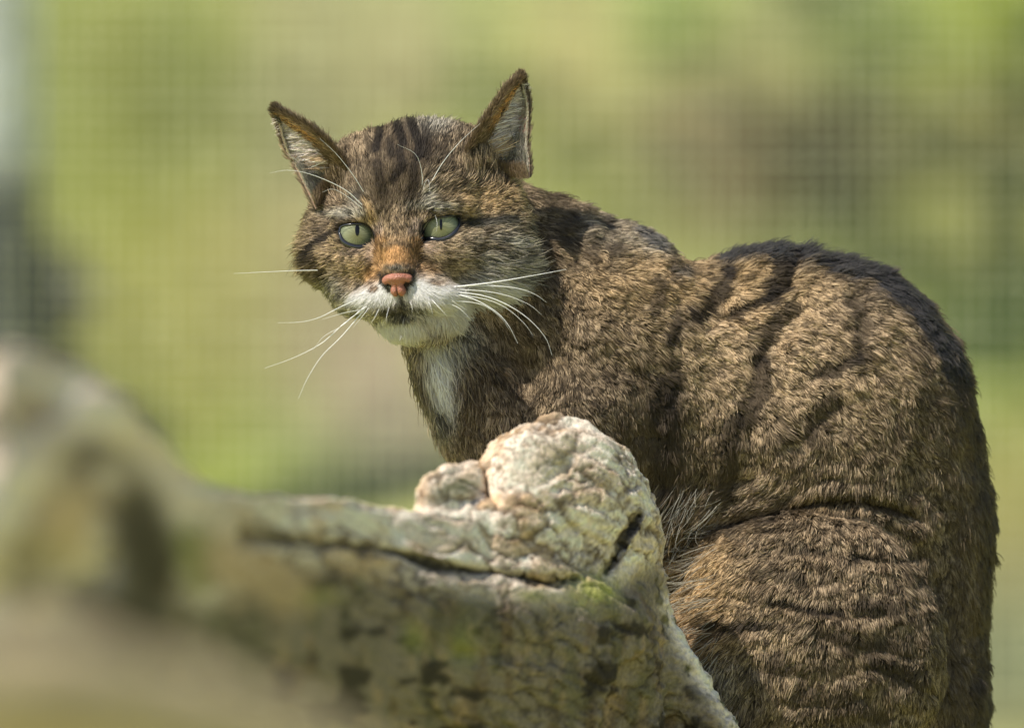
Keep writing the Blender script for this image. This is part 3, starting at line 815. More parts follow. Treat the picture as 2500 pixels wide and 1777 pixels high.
BODY_PAINT = [
    ('b', (1560, 660), (170, 120), T_GOLD, .55), ('b', (1850, 720), (170, 90), T_GOLD * 1.1, .7), ('b', (1950, 880), (260, 140), T_TAN * 1.12, .7),  # lit upper flank golden, shaded shoulder and lower flank brown, painted in
    ('b', (1740, 900), (120, 130), T_TAN * 1.1, .6), ('b', (2150, 900), (120, 120), T_TAN, .5), ('b', (1420, 930), (190, 170), T_BRN * .95, .6),
    ('b', (1560, 1030), (130, 130), T_BRN * .75, .7), ('b', (2200, 1150), (180, 160), T_BRN * 1.0, .6), ('b', (2150, 1650), (200, 180), T_BRN * .95, .5), ('b', (1500, 560), (90, 50), T_GREY, .45),
    ('b', (1620, 590), (60, 30), T_CREAM * .8, .6),
    # chest
    ('b', (1075, 930), (34, 90), T_WHITE, .95), ('b', (1085, 1000), (26, 50), T_WHITE, .9), ('b', (1050, 850), (75, 50), T_WHITE * .9, .9), ('b', (1000, 870), (40, 40), T_TAN * .8, .7),
    ('b', (1120, 830), (60, 60), T_CREAM * .7, .7), ('s', [(1010, 930), (1040, 990), (1070, 1040)], 22, T_BRN * .8, .7), ('s', [(1180, 880), (1150, 980), (1140, 1060)], 26, T_BRN * .5, .7),
    ('s', [(1075, 1005), (1095, 1040)], 10, T_DARK, .7), ('b', (1250, 870), (60, 90), T_BRN * .55, .7),
    # stripes of the neck and shoulder, and the head's shadow painted on the neck
    ('s', [(1310, 395), (1345, 470), (1385, 540)], 18, T_BRN * .55, .7), ('s', [(1360, 500), (1340, 600), (1345, 700), (1310, 780)], 22, T_BRN * .5, .7),
    ('b', (1405, 535), (22, 24), T_DARK, .8), ('b', (1400, 590), (26, 18), T_DARK, .8), ('b', (1375, 575), (16, 26), T_DARK, .7), ('b', (1485, 548), (16, 22), T_DARK, .85), ('b', (1450, 590), (20, 12), T_DARK, .6),
    ('b', (1440, 620), (20, 14), T_DARK * 1.5, .7), ('b', (1500, 610), (24, 20), T_DARK * 1.5, .8), ('b', (1490, 650), (18, 12), T_DARK * 1.5, .6), ('s', [(1560, 560), (1590, 580), (1620, 595)], 11, T_BLUE * 1.3, .8),
    ('b', (1420, 650), (40, 14), T_DARK * 2, .6), ('s', [(1390, 450), (1430, 480), (1480, 505)], 10, T_BLUE * 1.5, .6),
    ('s', [(1638, 610), (1650, 680)], 9, T_DARK * 1.5, .7), ('s', [(1610, 690), (1600, 760)], 12, T_DARK * 1.5, .7), ('s', [(1655, 770), (1636, 830)], 11, T_DARK * 1.5, .75), ('s', [(1640, 880), (1655, 930), (1636, 1000)], 13, T_DARK * 1.5, .7),
    ('b', (1670, 660), (22, 14), T_BLUE, .7), ('b', (1780, 665), (22, 22), T_DARK, .97), ('s', [(1765, 700), (1740, 740), (1700, 770)], 18, T_DARK, .9), ('s', [(1690, 770), (1640, 830)], 14, T_DARK, .6),
    ('s', [(1908, 635), (1912, 680), (1890, 715)], 24, T_DARK, .95), ('s', [(1890, 715), (1840, 745), (1790, 768)], 9, T_DARK, .9), ('b', (1930, 755), (26, 18), T_DARK * 1.3, .8),
    ('s', [(1890, 790), (1860, 840), (1850, 880)], 17, T_DARK, .85), ('s', [(1860, 900), (1850, 960), (1825, 1020)], 22, T_DARK, .85), ('b', (1905, 770), (18, 10), T_DARK, .6),
    ('s', [(2085, 740), (2110, 800), (2100, 870)], 20, T_DARK, .75), ('s', [(2100, 870), (2040, 905), (1990, 912)], 12, T_DARK, .85), ('b', (2130, 720), (40, 20), T_BRN, .6),
    ('s', [(2030, 985), (1990, 1025), (1975, 1060)], 18, T_DARK, .75), ('s', [(2245, 850), (2262, 950), (2255, 1050)], 18, T_BRN * .6, .7), ('s', [(2180, 1000), (2210, 1100)], 20, T_BRN * .7, .5),
    ('s', [(1620, 960), (1625, 1100), (1650, 1230), (1650, 1330)], 34, T_DARK, .85), ('s', [(1790, 1040), (1780, 1130), (1770, 1210)], 20, T_DARK, .8), ('b', (1560, 1090), (60, 60), T_BRN * .5, .6),
    ('s', [(1900, 1100), (1930, 1050)], 14, T_DARK * 2, .5), ('b', (1700, 1190), (70, 70), T_BRN * .6, .6),
    # dark eel stripe along the spine
    ('s', [(1775, 612), (1840, 592), (1915, 598), (2000, 622), (2070, 642), (2150, 668), (2230, 730), (2310, 850), (2370, 980), (2410, 1120), (2430, 1300), (2430, 1450), (2415, 1600), (2400, 1777)], 27, T_BLUE * .45, .97),
    ('s', [(2330, 1000), (2370, 1200), (2380, 1450), (2350, 1750)], 50, T_BRN * .35, .7),  # shaded right rim of the body, painted into the coat
    # thigh
    ('b', (1700, 1420), (90, 110), T_GOLD * 1.1, .75), ('b', (1690, 1560), (90, 60), T_ORG * .75, .5), ('b', (1720, 1680), (90, 70), T_CREAM * .6, .55),
    ('s', [(1720, 1528), (1800, 1532), (1870, 1528)], 9, T_DARK, .9), ('s', [(1880, 1466), (1965, 1490), (2060, 1500)], 8, T_DARK, .9), ('b', (2106, 1362), (32, 13), T_DARK, .95), ('b', (1985, 1346), (34, 10), T_DARK, .8),
    ('s', [(2110, 1480), (2180, 1490)], 15, T_DARK, .8), ('s', [(2000, 1550), (2100, 1570), (2210, 1582)], 14, T_DARK, .75), ('s', [(2140, 1622), (2225, 1655)], 20, T_DARK, .85),
    ('b', (2250, 1500), (80, 160), T_BRN * .5, .6), ('s', [(1840, 1400), (1900, 1400), (1960, 1415)], 10, T_DARK * 1.4, .6), ('s', [(1880, 1620), (1960, 1640), (2040, 1630)], 14, T_DARK * 1.5, .6),
    ('s', [(1950, 1700), (2080, 1720), (2160, 1760)], 16, T_DARK * 1.5, .6), ('b', (2000, 1290), (110, 22), T_BRN, .5), ('b', (1990, 1235), (90, 14), T_GOLD * .7, .5),
    ('s', [(1640, 1355), (1720, 1310), (1820, 1280), (1920, 1252), (2010, 1225), (2090, 1218), (2200, 1250)], 9, T_DARK * 1.3, .7),
]

def coat(P, head, seed=0):
    """base colour of the coat, per root point, from where the marks and the painted shade lie on the animal"""
    u = P[:, 0] + 7 * noise(P, 22, 3) + 3 * noise(P, 8, 4); v = P[:, 1] + 7 * noise(P, 22, 5) + 3 * noise(P, 8, 6)
    hu = P[:, 0] + 2.5 * noise(P, 12, 3); hv = P[:, 1] + 2.5 * noise(P, 12, 5)
    C = np.where(head[:, None], T_BRN * 1.25, T_BRN * 1.35).astype(np.float64)
    br = np.clip(.95 + .5 * noise(P, 30, 8) + .25 * noise(P, 12, 9), .5, 1)
    m = sstep(fbm(P, 46, 3, 7), -.5, .7)[:, None]
    C = C * (1 - m * .5) + T_TAN * m * .5
    for paint, sel, uu, vv in ((HEAD_PAINT, head, hu, hv), (BODY_PAINT, ~head, u, v)):
        idx = np.where(sel)[0]
        a, b = uu[idx], vv[idx]
        c = C[idx]
        for kind, g, r, col, amt in paint:
            k = blob(a, b, g, r) if kind == 'b' else stroke(a, b, g, r * (1.0 if sel is head else 1.2)) * (1 if sel is head else br[idx])
            k = np.clip(k * (2.0 if kind == 's' else 1.4), 0, 1) * amt
            c = c * (1 - k[:, None]) + col * k[:, None]
        C[idx] = c
    # back of the animal (unseen side) is plain tabby brown
    return C

def dirfield(P, ctl, pw=1.6):
    ctl = np.array(ctl, float)
    D = np.zeros((len(P), 3)); W = np.zeros(len(P))
    for c in ctl:
        d2 = (P[:, 0] - c[0]) ** 2 + (P[:, 1] - c[1]) ** 2 + 400
        k = 1 / d2 ** pw
        v = c[2:5] / np.linalg.norm(c[2:5])
        D += k[:, None] * v; W += k
    return D / W[:, None]

HEAD_DIR = [(785, 478, -.35, -1, .25), (815, 440, -.3, -1, .2), (1220, 440, .15, -1, .25), (1150, 415, 0, -1, .2), (1280, 445, .3, -1, .1), (968, 640, 0, -1, .1), (940, 640, -.5, -1, 0), (998, 640, .5, -1, 0), (970, 590, 0, -1, 0), (972, 540, .05, -1, 0), (975, 450, 0, -1, -.2), (980, 350, 0, -1, -.6),
            (900, 400, -.3, -1, -.3), (1080, 380, .3, -1, -.3), (985, 290, .1, -1, -.8), (900, 320, -.2, -1, -.7), (1090, 300, .3, -1, -.7), (860, 460, -.8, -.9, 0), (1080, 470, .7, -.8, 0),
            (1150, 480, 1, -.3, -.2), (1250, 480, 1, 0, -.5), (1330, 500, 1, .2, -.8), (850, 525, -1, -.2, 0), (800, 540, -1, -.1, -.3), (740, 560, -1, .1, -.6), (1062, 508, 1, .05, 0), (1110, 515, 1, .1, 0),
            (915, 560, -.2, -1, 0), (1020, 550, .2, -1, 0), (900, 640, -1, .5, 0), (850, 640, -1, .15, 0), (790, 640, -1, .3, -.3), (740, 660, -1, .4, -.6), (1045, 620, 1, .4, 0), (1110, 620, 1, .1, 0),
            (1180, 620, 1, .1, -.2), (1260, 620, 1, .0, -.4), (1330, 630, 1, .2, -.7), (905, 690, -.8, .5, 0), (1050, 680, 1, .2, 0), (940, 730, -.35, 1, .1), (880, 735, -1, .45, 0), (850, 740, -1, .45, -.2),
            (1010, 730, .3, 1, .1), (1060, 725, .9, .5, 0), (1110, 730, 1, .35, -.1), (1180, 700, 1, .35, -.3), (1250, 720, 1, .6, -.4), (1160, 780, .7, .9, -.3), (1060, 800, .3, 1, 0), (980, 770, 0, 1, 0),
            (975, 830, 0, 1, -.1), (900, 790, -.3, 1, -.1), (830, 740, -.6, 1, -.3), (780, 700, -.8, .8, -.5)]
BODY_DIR = [(1340, 430, .6, .6, -.2), (1450, 520, .9, .2, -.2), (1580, 570, .9, .1, -.1), (1400, 620, .7, .6, 0), (1380, 750, .5, .9, 0), (1550, 720, .9, .45, 0), (1520, 850, .7, .7, 0),
            (1350, 950, .2, 1, 0), (1480, 1050, .4, 1, 0), (1040, 900, .15, 1, 0), (1090, 980, .3, 1, 0), (1150, 900, .35, 1, 0), (1000, 860, .1, 1, 0), (1060, 1050, 0, 1, 0), (1200, 1000, .1, 1, 0),
            (1700, 660, 1, 0, 0), (1820, 620, 1, -.35, .1), (1950, 620, 1, -.25, .1), (2080, 650, 1, .05, 0), (2200, 720, .9, .5, 0), (2300, 850, .6, .9, -.1), (2380, 1050, .35, 1, -.2), (2430, 1300, .15, 1, -.3),
            (2410, 1600, -.05, 1, -.3), (1800, 750, .9, .5, 0), (1780, 900, .75, .7, 0), (1950, 850, .8, .65, 0), (2100, 850, .75, .7, 0), (2100, 1050, .6, .8, 0), (1900, 1050, .6, .9, 0), (1750, 1100, .3, 1, 0),
            (1640, 1100, .2, 1, 0), (1620, 1230, -.5, .8, .3), (1700, 1220, -.6, .7, .1), (1850, 1200, -.7, .45, .1), (2000, 1190, -.3, .8, 0), (2150, 1220, .1, 1, 0), (1680, 1350, -1, .15, .1), (1700, 1420, -1, .3, .1),
            (1720, 1500, -.9, .55, .1), (1740, 1600, -.7, .9, .1), (1750, 1700, -.6, 1, .1), (1850, 1330, -.5, .7, .1), (1850, 1450, -.4, 1, 0), (1900, 1600, -.2, 1, 0), (2050, 1350, .1, 1, 0), (2100, 1550, .1, 1, 0),
            (2250, 1350, .25, 1, 0), (2250, 1600, .05, 1, 0)]

def seg_len(P, head):
    u, v = P[:, 0], P[:, 1]
    L = np.where(head, 21.0, 27.0)
    def setl(c, r, l, sel):
        nonlocal L
        k = np.clip(blob(u, v, c, r) * 1.2, 0, 1) * sel
        L = L * (1 - k) + l * k
    h = head.astype(float); b = 1 - h
    setl((967, 640), (50, 60), 8, h); setl((870, 625), (60, 36), 15, h); setl((1090, 615), (70, 40), 16, h); setl((872, 575), (56, 40), 11, h); setl((1078, 558), (60, 42), 11, h)
    setl((850, 522), (50, 12), 24, h); setl((1065, 505), (56, 12), 24, h)
    setl((970, 700), (70, 30), 11, h); setl((890, 735), (50, 30), 24, h); setl((1090, 722), (60, 30), 28, h); setl((985, 758), (70, 20), 12, h); setl((980, 805), (80, 36), 22, h)
    setl((795, 465), (45, 45), 40, h); setl((1215, 438), (95, 28), 46, h)
    setl((1260, 680), (110, 90), 62, h); setl((1150, 790), (90, 40), 55, h); setl((745, 640), (50, 100), 46, h); setl((980, 300), (140, 36), 36, h); setl((1330, 560), (50, 120), 50, h)
    setl((1060, 930), (110, 140), 55, b); setl((1990, 625), (280, 45), 60, b); setl((2300, 800), (120, 120), 42, b); setl((2400, 1300), (60, 400), 42, b); setl((1640, 1240), (60, 110), 70, b)
    setl((1690, 1400), (70, 120), 50, b); setl((1700, 1620), (80, 120), 46, b); setl((1400, 480), (120, 60), 44, b)
    return L

def make_fur(P, Q, N, count_head, count_body):
    A, B, C_, D_ = P[Q[:, 0]], P[Q[:, 1]], P[Q[:, 2]], P[Q[:, 3]]
    area = .5 * np.linalg.norm(np.cross(C_ - A, D_ - B), axis=1)
    fc = (A + B + C_ + D_) / 4
    fn = N[Q].mean(1)
    hs = np.empty(len(fc)); bs = np.empty(len(fc))
    for i in range(0, len(fc), 200000):
        q = fc[i:i + 200000].astype(F)
        hs[i:i + 200000] = head_sdf(q[:, 0], q[:, 1], q[:, 2]); bs[i:i + 200000] = body_prims(q[:, 0], q[:, 1], q[:, 2])
    head = (hs < bs + 6) & (fc[:, 1] < 900)
    face = sstep(fn[:, 2], -.45, .05)
    dens = area * (0.12 + .88 * face)
    hidden = (fc[:, 1] > 1250) & (fc[:, 0] < 1560) | (fc[:, 1] > 1900)
    dens = np.where(hidden, dens * .25, dens)
    w_ = dens.copy()
    sm = blob(fc[:, 0], fc[:, 1], (970, 640), (190, 120)) * head
    w_ *= 1 + 1.3 * sm
    out = []
    for sel, cnt in ((head, count_head), (~head, count_body)):
        pr = w_ * sel; pr /= pr.sum()
        fi = rng.choice(len(fc), cnt, p=pr)
        a, b = rng.random((cnt, 1)), rng.random((cnt, 1))
        p = (A[fi] * (1 - a) + B[fi] * a) * (1 - b) + (D_[fi] * (1 - a) + C_[fi] * a) * b
        n = (N[Q[fi, 0]] * (1 - a) + N[Q[fi, 1]] * a) * (1 - b) + (N[Q[fi, 3]] * (1 - a) + N[Q[fi, 2]] * a) * b
        n /= np.linalg.norm(n, axis=1, keepdims=True)
        out.append((p, n, np.full(cnt, sel is head)))
    R = np.concatenate([o[0] for o in out]); Nn = np.concatenate([o[1] for o in out]); hd = np.concatenate([o[2] for o in out])
    # no fur on the eyes, lids and nose
    keep = np.ones(len(R), bool)
    fr = R[:, 2] > 40
    for e in EYES.values():
        keep &= ~((poly_sd(R[:, 0], R[:, 1], e['o']) < 5.5) & fr & hd)
    keep &= ~((poly_sd(R[:, 0], R[:, 1], NOSE_OUT) < -1) & (R[:, 2] > 150))
    R, Nn, hd = R[keep], Nn[keep], hd[keep]
    return R, Nn, hd

NOSE_OUT = [(931, 680), (936, 670), (952, 668), (968, 672), (984, 667), (1000, 664), (1007, 672), (1005, 684), (996, 700), (988, 712), (976, 717), (964, 714), (953, 702), (938, 690)]

def strands(R, Nn, hd, seed=1):
    r = np.random.default_rng(seed)
    n = len(R)
    D = np.where(hd[:, None], dirfield(R, HEAD_DIR), dirfield(R, BODY_DIR))
    D = D + 0.22 * np.stack([fbm(R, 60, 2, 101), fbm(R, 60, 2, 102), fbm(R, 60, 2, 103)], -1) * np.where(hd, .6, 1.3)[:, None]
    D -= Nn * (D * Nn).sum(1, keepdims=True)
    D /= np.linalg.norm(D, axis=1, keepdims=True) + 1e-9
    side = np.cross(D, Nn)
    L = seg_len(R, hd) * (0.6 + 0.6 * r.random(n)) * np.where(r.random(n) < .09, 1.75, 1.0)
    L = L * np.where(hd, 1, 1 + .35 * fbm(R, 70, 2, 111))
    lift = np.where(hd, .42, .50 + .16 * fbm(R, 55, 2, 112)) + .18 * r.normal(size=n)
    nearface = np.clip(blob(R[:, 0], R[:, 1], (970, 650), (150, 110)) * 1.3, 0, 1) * hd
    lift = lift * (1 - nearface * .45)
    crest = np.clip(blob(R[:, 0], R[:, 1], (1980, 630), (260, 40)) + blob(R[:, 0], R[:, 1], (980, 290), (120, 30)), 0, 1)
    lift = lift + .35 * crest
    lift = np.clip(lift, .06, 1.25)
    ang = np.where(hd, .2, .3) * r.normal(size=n)
    K = 5
    ts = np.linspace(0, 1, K)
    dd = D * np.cos(ang)[:, None] + side * np.sin(ang)[:, None]
    curl = (0.12 * r.normal(size=n))[:, None]
    pts = np.empty((n, K, 3))
    for i, t in enumerate(ts):
        pts[:, i] = R + L[:, None] * (dd * (t * np.cos(lift))[:, None] * (1 + .12 * t) + Nn * (np.sin(lift) * (t - .38 * t * t))[:, None] + side * curl * t * t)
    # clumps
    step = np.where(hd, 9, 12)
    ci = np.where(r.random(n) < 1 / step)[0]
    kd = kdtree.KDTree(len(ci))
    RR = R[ci]
    for k in range(len(ci)):
        kd.insert(RR[k], k)
    kd.balance()
    near = np.empty(n, np.int64)
    find = kd.find
    for k, p in enumerate(R.tolist()):
        near[k] = find(p)[1]
    cl = ci[near]
    amt = np.where(hd, .35, .5) * (0.7 + .5 * r.random(n))
    amt = amt * (1 - .6 * nearface)
    rel = pts[cl] - R[cl][:, None]
    off = R - R[cl]
    for i, t in enumerate(ts):
        k = (amt * t ** 1.3)[:, None]
        target = pts[cl, i] + off * .25
        pts[:, i] = pts[:, i] * (1 - k) + target * k
    # looser locks on the body, several clumps each
    c2 = ci[r.random(len(ci)) < .09]
    kd = kdtree.KDTree(len(c2))
    for k in range(len(c2)):
        kd.insert(R[c2[k]], k)
    kd.balance()
    lock = np.array([kd.find(p)[1] for p in R[ci].tolist()])
    l2 = c2[lock][near]
    o2 = R - R[l2]
    for i, t in enumerate(ts):
        k = (np.where(hd, .10, .28) * t ** 1.5)[:, None]
        pts[:, i] = pts[:, i] * (1 - k) + (pts[l2, i] + o2 * .4) * k
    return pts, L, cl, nearface

def colour_strands(R, hd, cl, seed=2):
    r = np.random.default_rng(seed)
    n = len(R)
    C = coat(R, hd)
    lum = C.mean(1)
    sat = (C[:, 0] - C[:, 2]) / (C[:, 0] + 1e-6)
    cv = r.random(n)[cl]                       # shared by a clump
    sv = r.random(n)
    agouti = sstep(lum, .05, .14) * (1 - sstep(lum, .42, .6)) * (1 - .65 * sstep(sat, .72, .85))
    mott = .5 + .5 * np.clip(fbm(R * np.array((1, 1.3, 1)), 17, 2, 140) * 1.3, -1, 1)
    x = .36 * cv + .34 * sv + .30 * mott          # 0 dark .. 1 light
    xh = np.where(hd, .5 + (x - .5) * 1.2, .5 + (x - .5) * .8)
    gain = 1 + agouti * (np.interp(xh, [.15, .4, .6, .85], [-.85, -.5, .3, 1.2]))
    gain *= (1 + .25 * (sv - .5))
    tip = C * gain[:, None] * (1 - .17 * agouti[:, None])
    lightup = np.clip(gain - 1, 0, 1)[:, None]
    tip = tip * (1 - lightup * .25) + np.array((.56, .45, .30)) * lightup * .25
    K = 5
    col = np.empty((n, K, 3))
    darktip = (r.random(n) < .35) * agouti
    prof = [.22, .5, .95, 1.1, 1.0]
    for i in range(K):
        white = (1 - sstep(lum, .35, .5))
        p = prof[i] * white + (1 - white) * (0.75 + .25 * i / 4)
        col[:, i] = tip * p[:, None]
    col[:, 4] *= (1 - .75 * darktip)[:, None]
    # a few long white guard hairs
    return col

body_mat = attr_mat('skin under the fur', .9, None, .2, 300)
fur_mat = hair_mat('cat fur')

cat = link(bpy.data.objects.new('wildcat', None))
cat.location = world(np.array((1750., 2060., -150.)))
tag(cat, 'brown striped tabby wildcat with green eyes sitting behind the log and looking at the viewer', 'cat')
CATLOC = np.array(cat.location)

BP, BQ, BN = build_body()
bw = world(BP)
hs0 = head_sdf(BP[:, 0].astype(F), BP[:, 1].astype(F), BP[:, 2].astype(F)); bs0 = body_prims(BP[:, 0].astype(F), BP[:, 1].astype(F), BP[:, 2].astype(F))
hv = (hs0 < bs0 + 6) & (BP[:, 1] < 900)
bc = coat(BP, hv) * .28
for e in EYES.values():
    k = np.clip(1 - (poly_sd(BP[:, 0], BP[:, 1], e['o']) - 4) / 5, 0, 1) * (BP[:, 2] > 0)
    bc = bc * (1 - k[:, None]) + np.array((.012, .011, .012)) * k[:, None]
k = np.clip(1 - (poly_sd(BP[:, 0], BP[:, 1], NOSE_OUT) + 1) / 5, 0, 1) * (BP[:, 2] > 120)
bc = bc * (1 - k[:, None]) + np.array((.02, .012, .01)) * k[:, None]
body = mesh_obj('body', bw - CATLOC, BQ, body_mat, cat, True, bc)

R, Nn, hd = make_fur(BP, BQ, BN, 170000, 420000)
pts, L, cl, nf = strands(R, Nn, hd)
col = colour_strands(pts[:, 3] * .8 + R * .2, hd, cl)
n = len(R)
r0 = np.where(hd, .85, 1.15) * (1 - .35 * nf) * (.75 + .5 * rng.random(n))
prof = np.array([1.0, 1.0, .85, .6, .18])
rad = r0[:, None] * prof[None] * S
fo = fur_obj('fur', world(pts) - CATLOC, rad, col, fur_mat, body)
fo['kind'] = 'stuff'

#@EYES
def iris_mat():
    m, t, b = new_mat('iris')
    tc = t.nodes.new('ShaderNodeTexCoord')
    sp = t.nodes.new('ShaderNodeSeparateXYZ'); t.links.new(tc.outputs['Object'], sp.inputs[0])
    cx = t.nodes.new('ShaderNodeCombineXYZ'); t.links.new(sp.outputs['X'], cx.inputs[0]); t.links.new(sp.outputs['Z'], cx.inputs[1])
    ln = t.nodes.new('ShaderNodeVectorMath'); ln.operation = 'LENGTH'; t.links.new(cx.outputs[0], ln.inputs[0])
    nz = t.nodes.new('ShaderNodeTexNoise'); nz.inputs['Scale'].default_value = 260; nz.inputs['Detail'].default_value = 5
    t.links.new(tc.outputs['Object'], nz.inputs['Vector'])
    ma = t.nodes.new('ShaderNodeMath'); ma.operation = 'MULTIPLY_ADD'; ma.inputs[1].default_value = 1 / (46 * S); 
    t.links.new(ln.outputs['Value'], ma.inputs[0]); 
    m2 = t.nodes.new('ShaderNodeMath'); m2.operation = 'MULTIPLY_ADD'; m2.inputs[1].default_value = .22; m2.inputs[2].default_value = -.11
    t.links.new(nz.outputs['Fac'], m2.inputs[0]); t.links.new(m2.outputs[0], ma.inputs[2])
    cr = t.nodes.new('ShaderNodeValToRGB'); e = cr.color_ramp.elements
    e[0].position = 0.0; e[0].color = (0.146, 0.142, 0.064, 1)
    e[1].position = 1.0; e[1].color = (.02, .022, .02, 1)
    for p, c in ((.25, (0.173, 0.175, 0.091)), (.6, (0.203, 0.212, 0.127)), (.82, (0.146, 0.163, 0.101)), (.93, (.08, .095, .06))):
        q = e.new(p); q.color = (*c, 1)
    t.links.new(ma.outputs[0], cr.inputs[0])
    # radial fibres
    at2 = t.nodes.new('ShaderNodeMath'); at2.operation = 'ARCTAN2'; t.links.new(sp.outputs['Z'], at2.inputs[0]); t.links.new(sp.outputs['X'], at2.inputs[1])
    c2 = t.nodes.new('ShaderNodeCombineXYZ'); t.links.new(at2.outputs[0], c2.inputs[0]); t.links.new(ln.outputs['Value'], c2.inputs[1])
    n2 = t.nodes.new('ShaderNodeTexNoise'); n2.inputs['Scale'].default_value = 9; n2.inputs['Detail'].default_value = 4; t.links.new(c2.outputs[0], n2.inputs['Vector'])
    mr = t.nodes.new('ShaderNodeMapRange'); mr.inputs[1].default_value = .3; mr.inputs[2].default_value = .7; mr.inputs[3].default_value = .62; mr.inputs[4].default_value = 1.5
    t.links.new(n2.outputs['Fac'], mr.inputs[0])
    sc_ = t.nodes.new('ShaderNodeVectorMath'); sc_.operation = 'SCALE'; t.links.new(cr.outputs[0], sc_.inputs[0]); t.links.new(mr.outputs[0], sc_.inputs['Scale'])
    t.links.new(sc_.outputs[0], b.inputs['Base Color'])
    setp(b, Roughness=.45, Coat_Weight=.3, Coat_Roughness=.04)
    b.inputs['Specular IOR Level'].default_value = .1
    return m

im = iris_mat()
pupil_m = plain('pupil black', (.003, .003, .003), .3, .25, .2)
lid_m = plain('wet dark eyelid', (.016, .016, .02), .22, .6)
def sphere_mesh(R, nu=48, nv=32):
    V = []; Q = []
    for i in range(nv + 1):
        th = math.pi * i / nv
        for j in range(nu):
            ph = 2 * math.pi * j / nu
            V.append((R * math.sin(th) * math.cos(ph), -R * math.cos(th), R * math.sin(th) * math.sin(ph)))
    for i in range(nv):
        for j in range(nu):
            Q.append((i * nu + j, i * nu + (j + 1) % nu, (i + 1) * nu + (j + 1) % nu, (i + 1) * nu + j))
    return np.array(V), np.array(Q)

PUP = {'l': (873, 562, 5.2, 15), 'r': (1077, 549, 3.3, 14)}
for key, e in EYES.items():
    c = np.array(e['c'], float); Rr = e['R']
    cw = world(c)
    V, Q = sphere_mesh(Rr * S)
    eye = mesh_obj('eye', V, Q, im, cat)
    eye.location = cw - CATLOC
    # iris centre aims where the pupil is
    pu, pv, pw_, ph_ = PUP[key]
    dx, dz = (pu - c[0]) / Rr, -(pv - c[1]) / Rr
    q = Vector((dx, -math.sqrt(1 - dx * dx - dz * dz), dz)).to_track_quat('-Y', 'Z')
    # slit pupil lying on the eyeball
    vs = []; fs = []
    nn = 17
    for i in range(nn):
        s = -1 + 2 * i / (nn - 1)
        wd = pw_ * math.sqrt(max(1 - s * s, .002))
        for a in (-1, -.5, 0, .5, 1):
            x_ = pu - c[0] + a * wd; y_ = pv - c[1] + s * ph_
            z_ = math.sqrt((Rr + .5) ** 2 - x_ * x_ - y_ * y_)
            vs.append((x_ * S, -z_ * S, -y_ * S))
    for i in range(nn - 1):
        for a in range(4):
            fs.append((i * 5 + a, (i + 1) * 5 + a, (i + 1) * 5 + a + 1, i * 5 + a + 1))
    mesh_obj('pupil', np.array(vs), np.array(fs), pupil_m, eye)
    # eyelid rim
    o = catmull(e['o'] + [e['o'][0]], 73)[:-1]
    x_, y_ = o[:, 0] - c[0], o[:, 1] - c[1]
    rr = np.minimum(np.hypot(x_, y_), Rr * .93)
    z_ = np.sqrt((Rr + 1) ** 2 - rr ** 2)
    path = np.stack([x_ * S, -z_ * S, -y_ * S], -1)
    low = sstep(y_, -10, 20)
    if key == 'r':
        low = np.maximum(low, sstep(-x_, 25, 48) * 1.6)
    V, Q = tube(path, (3.0 + 3.8 * low) * S, 8, True)
    mesh_obj('eyelid', V, Q, lid_m, eye)

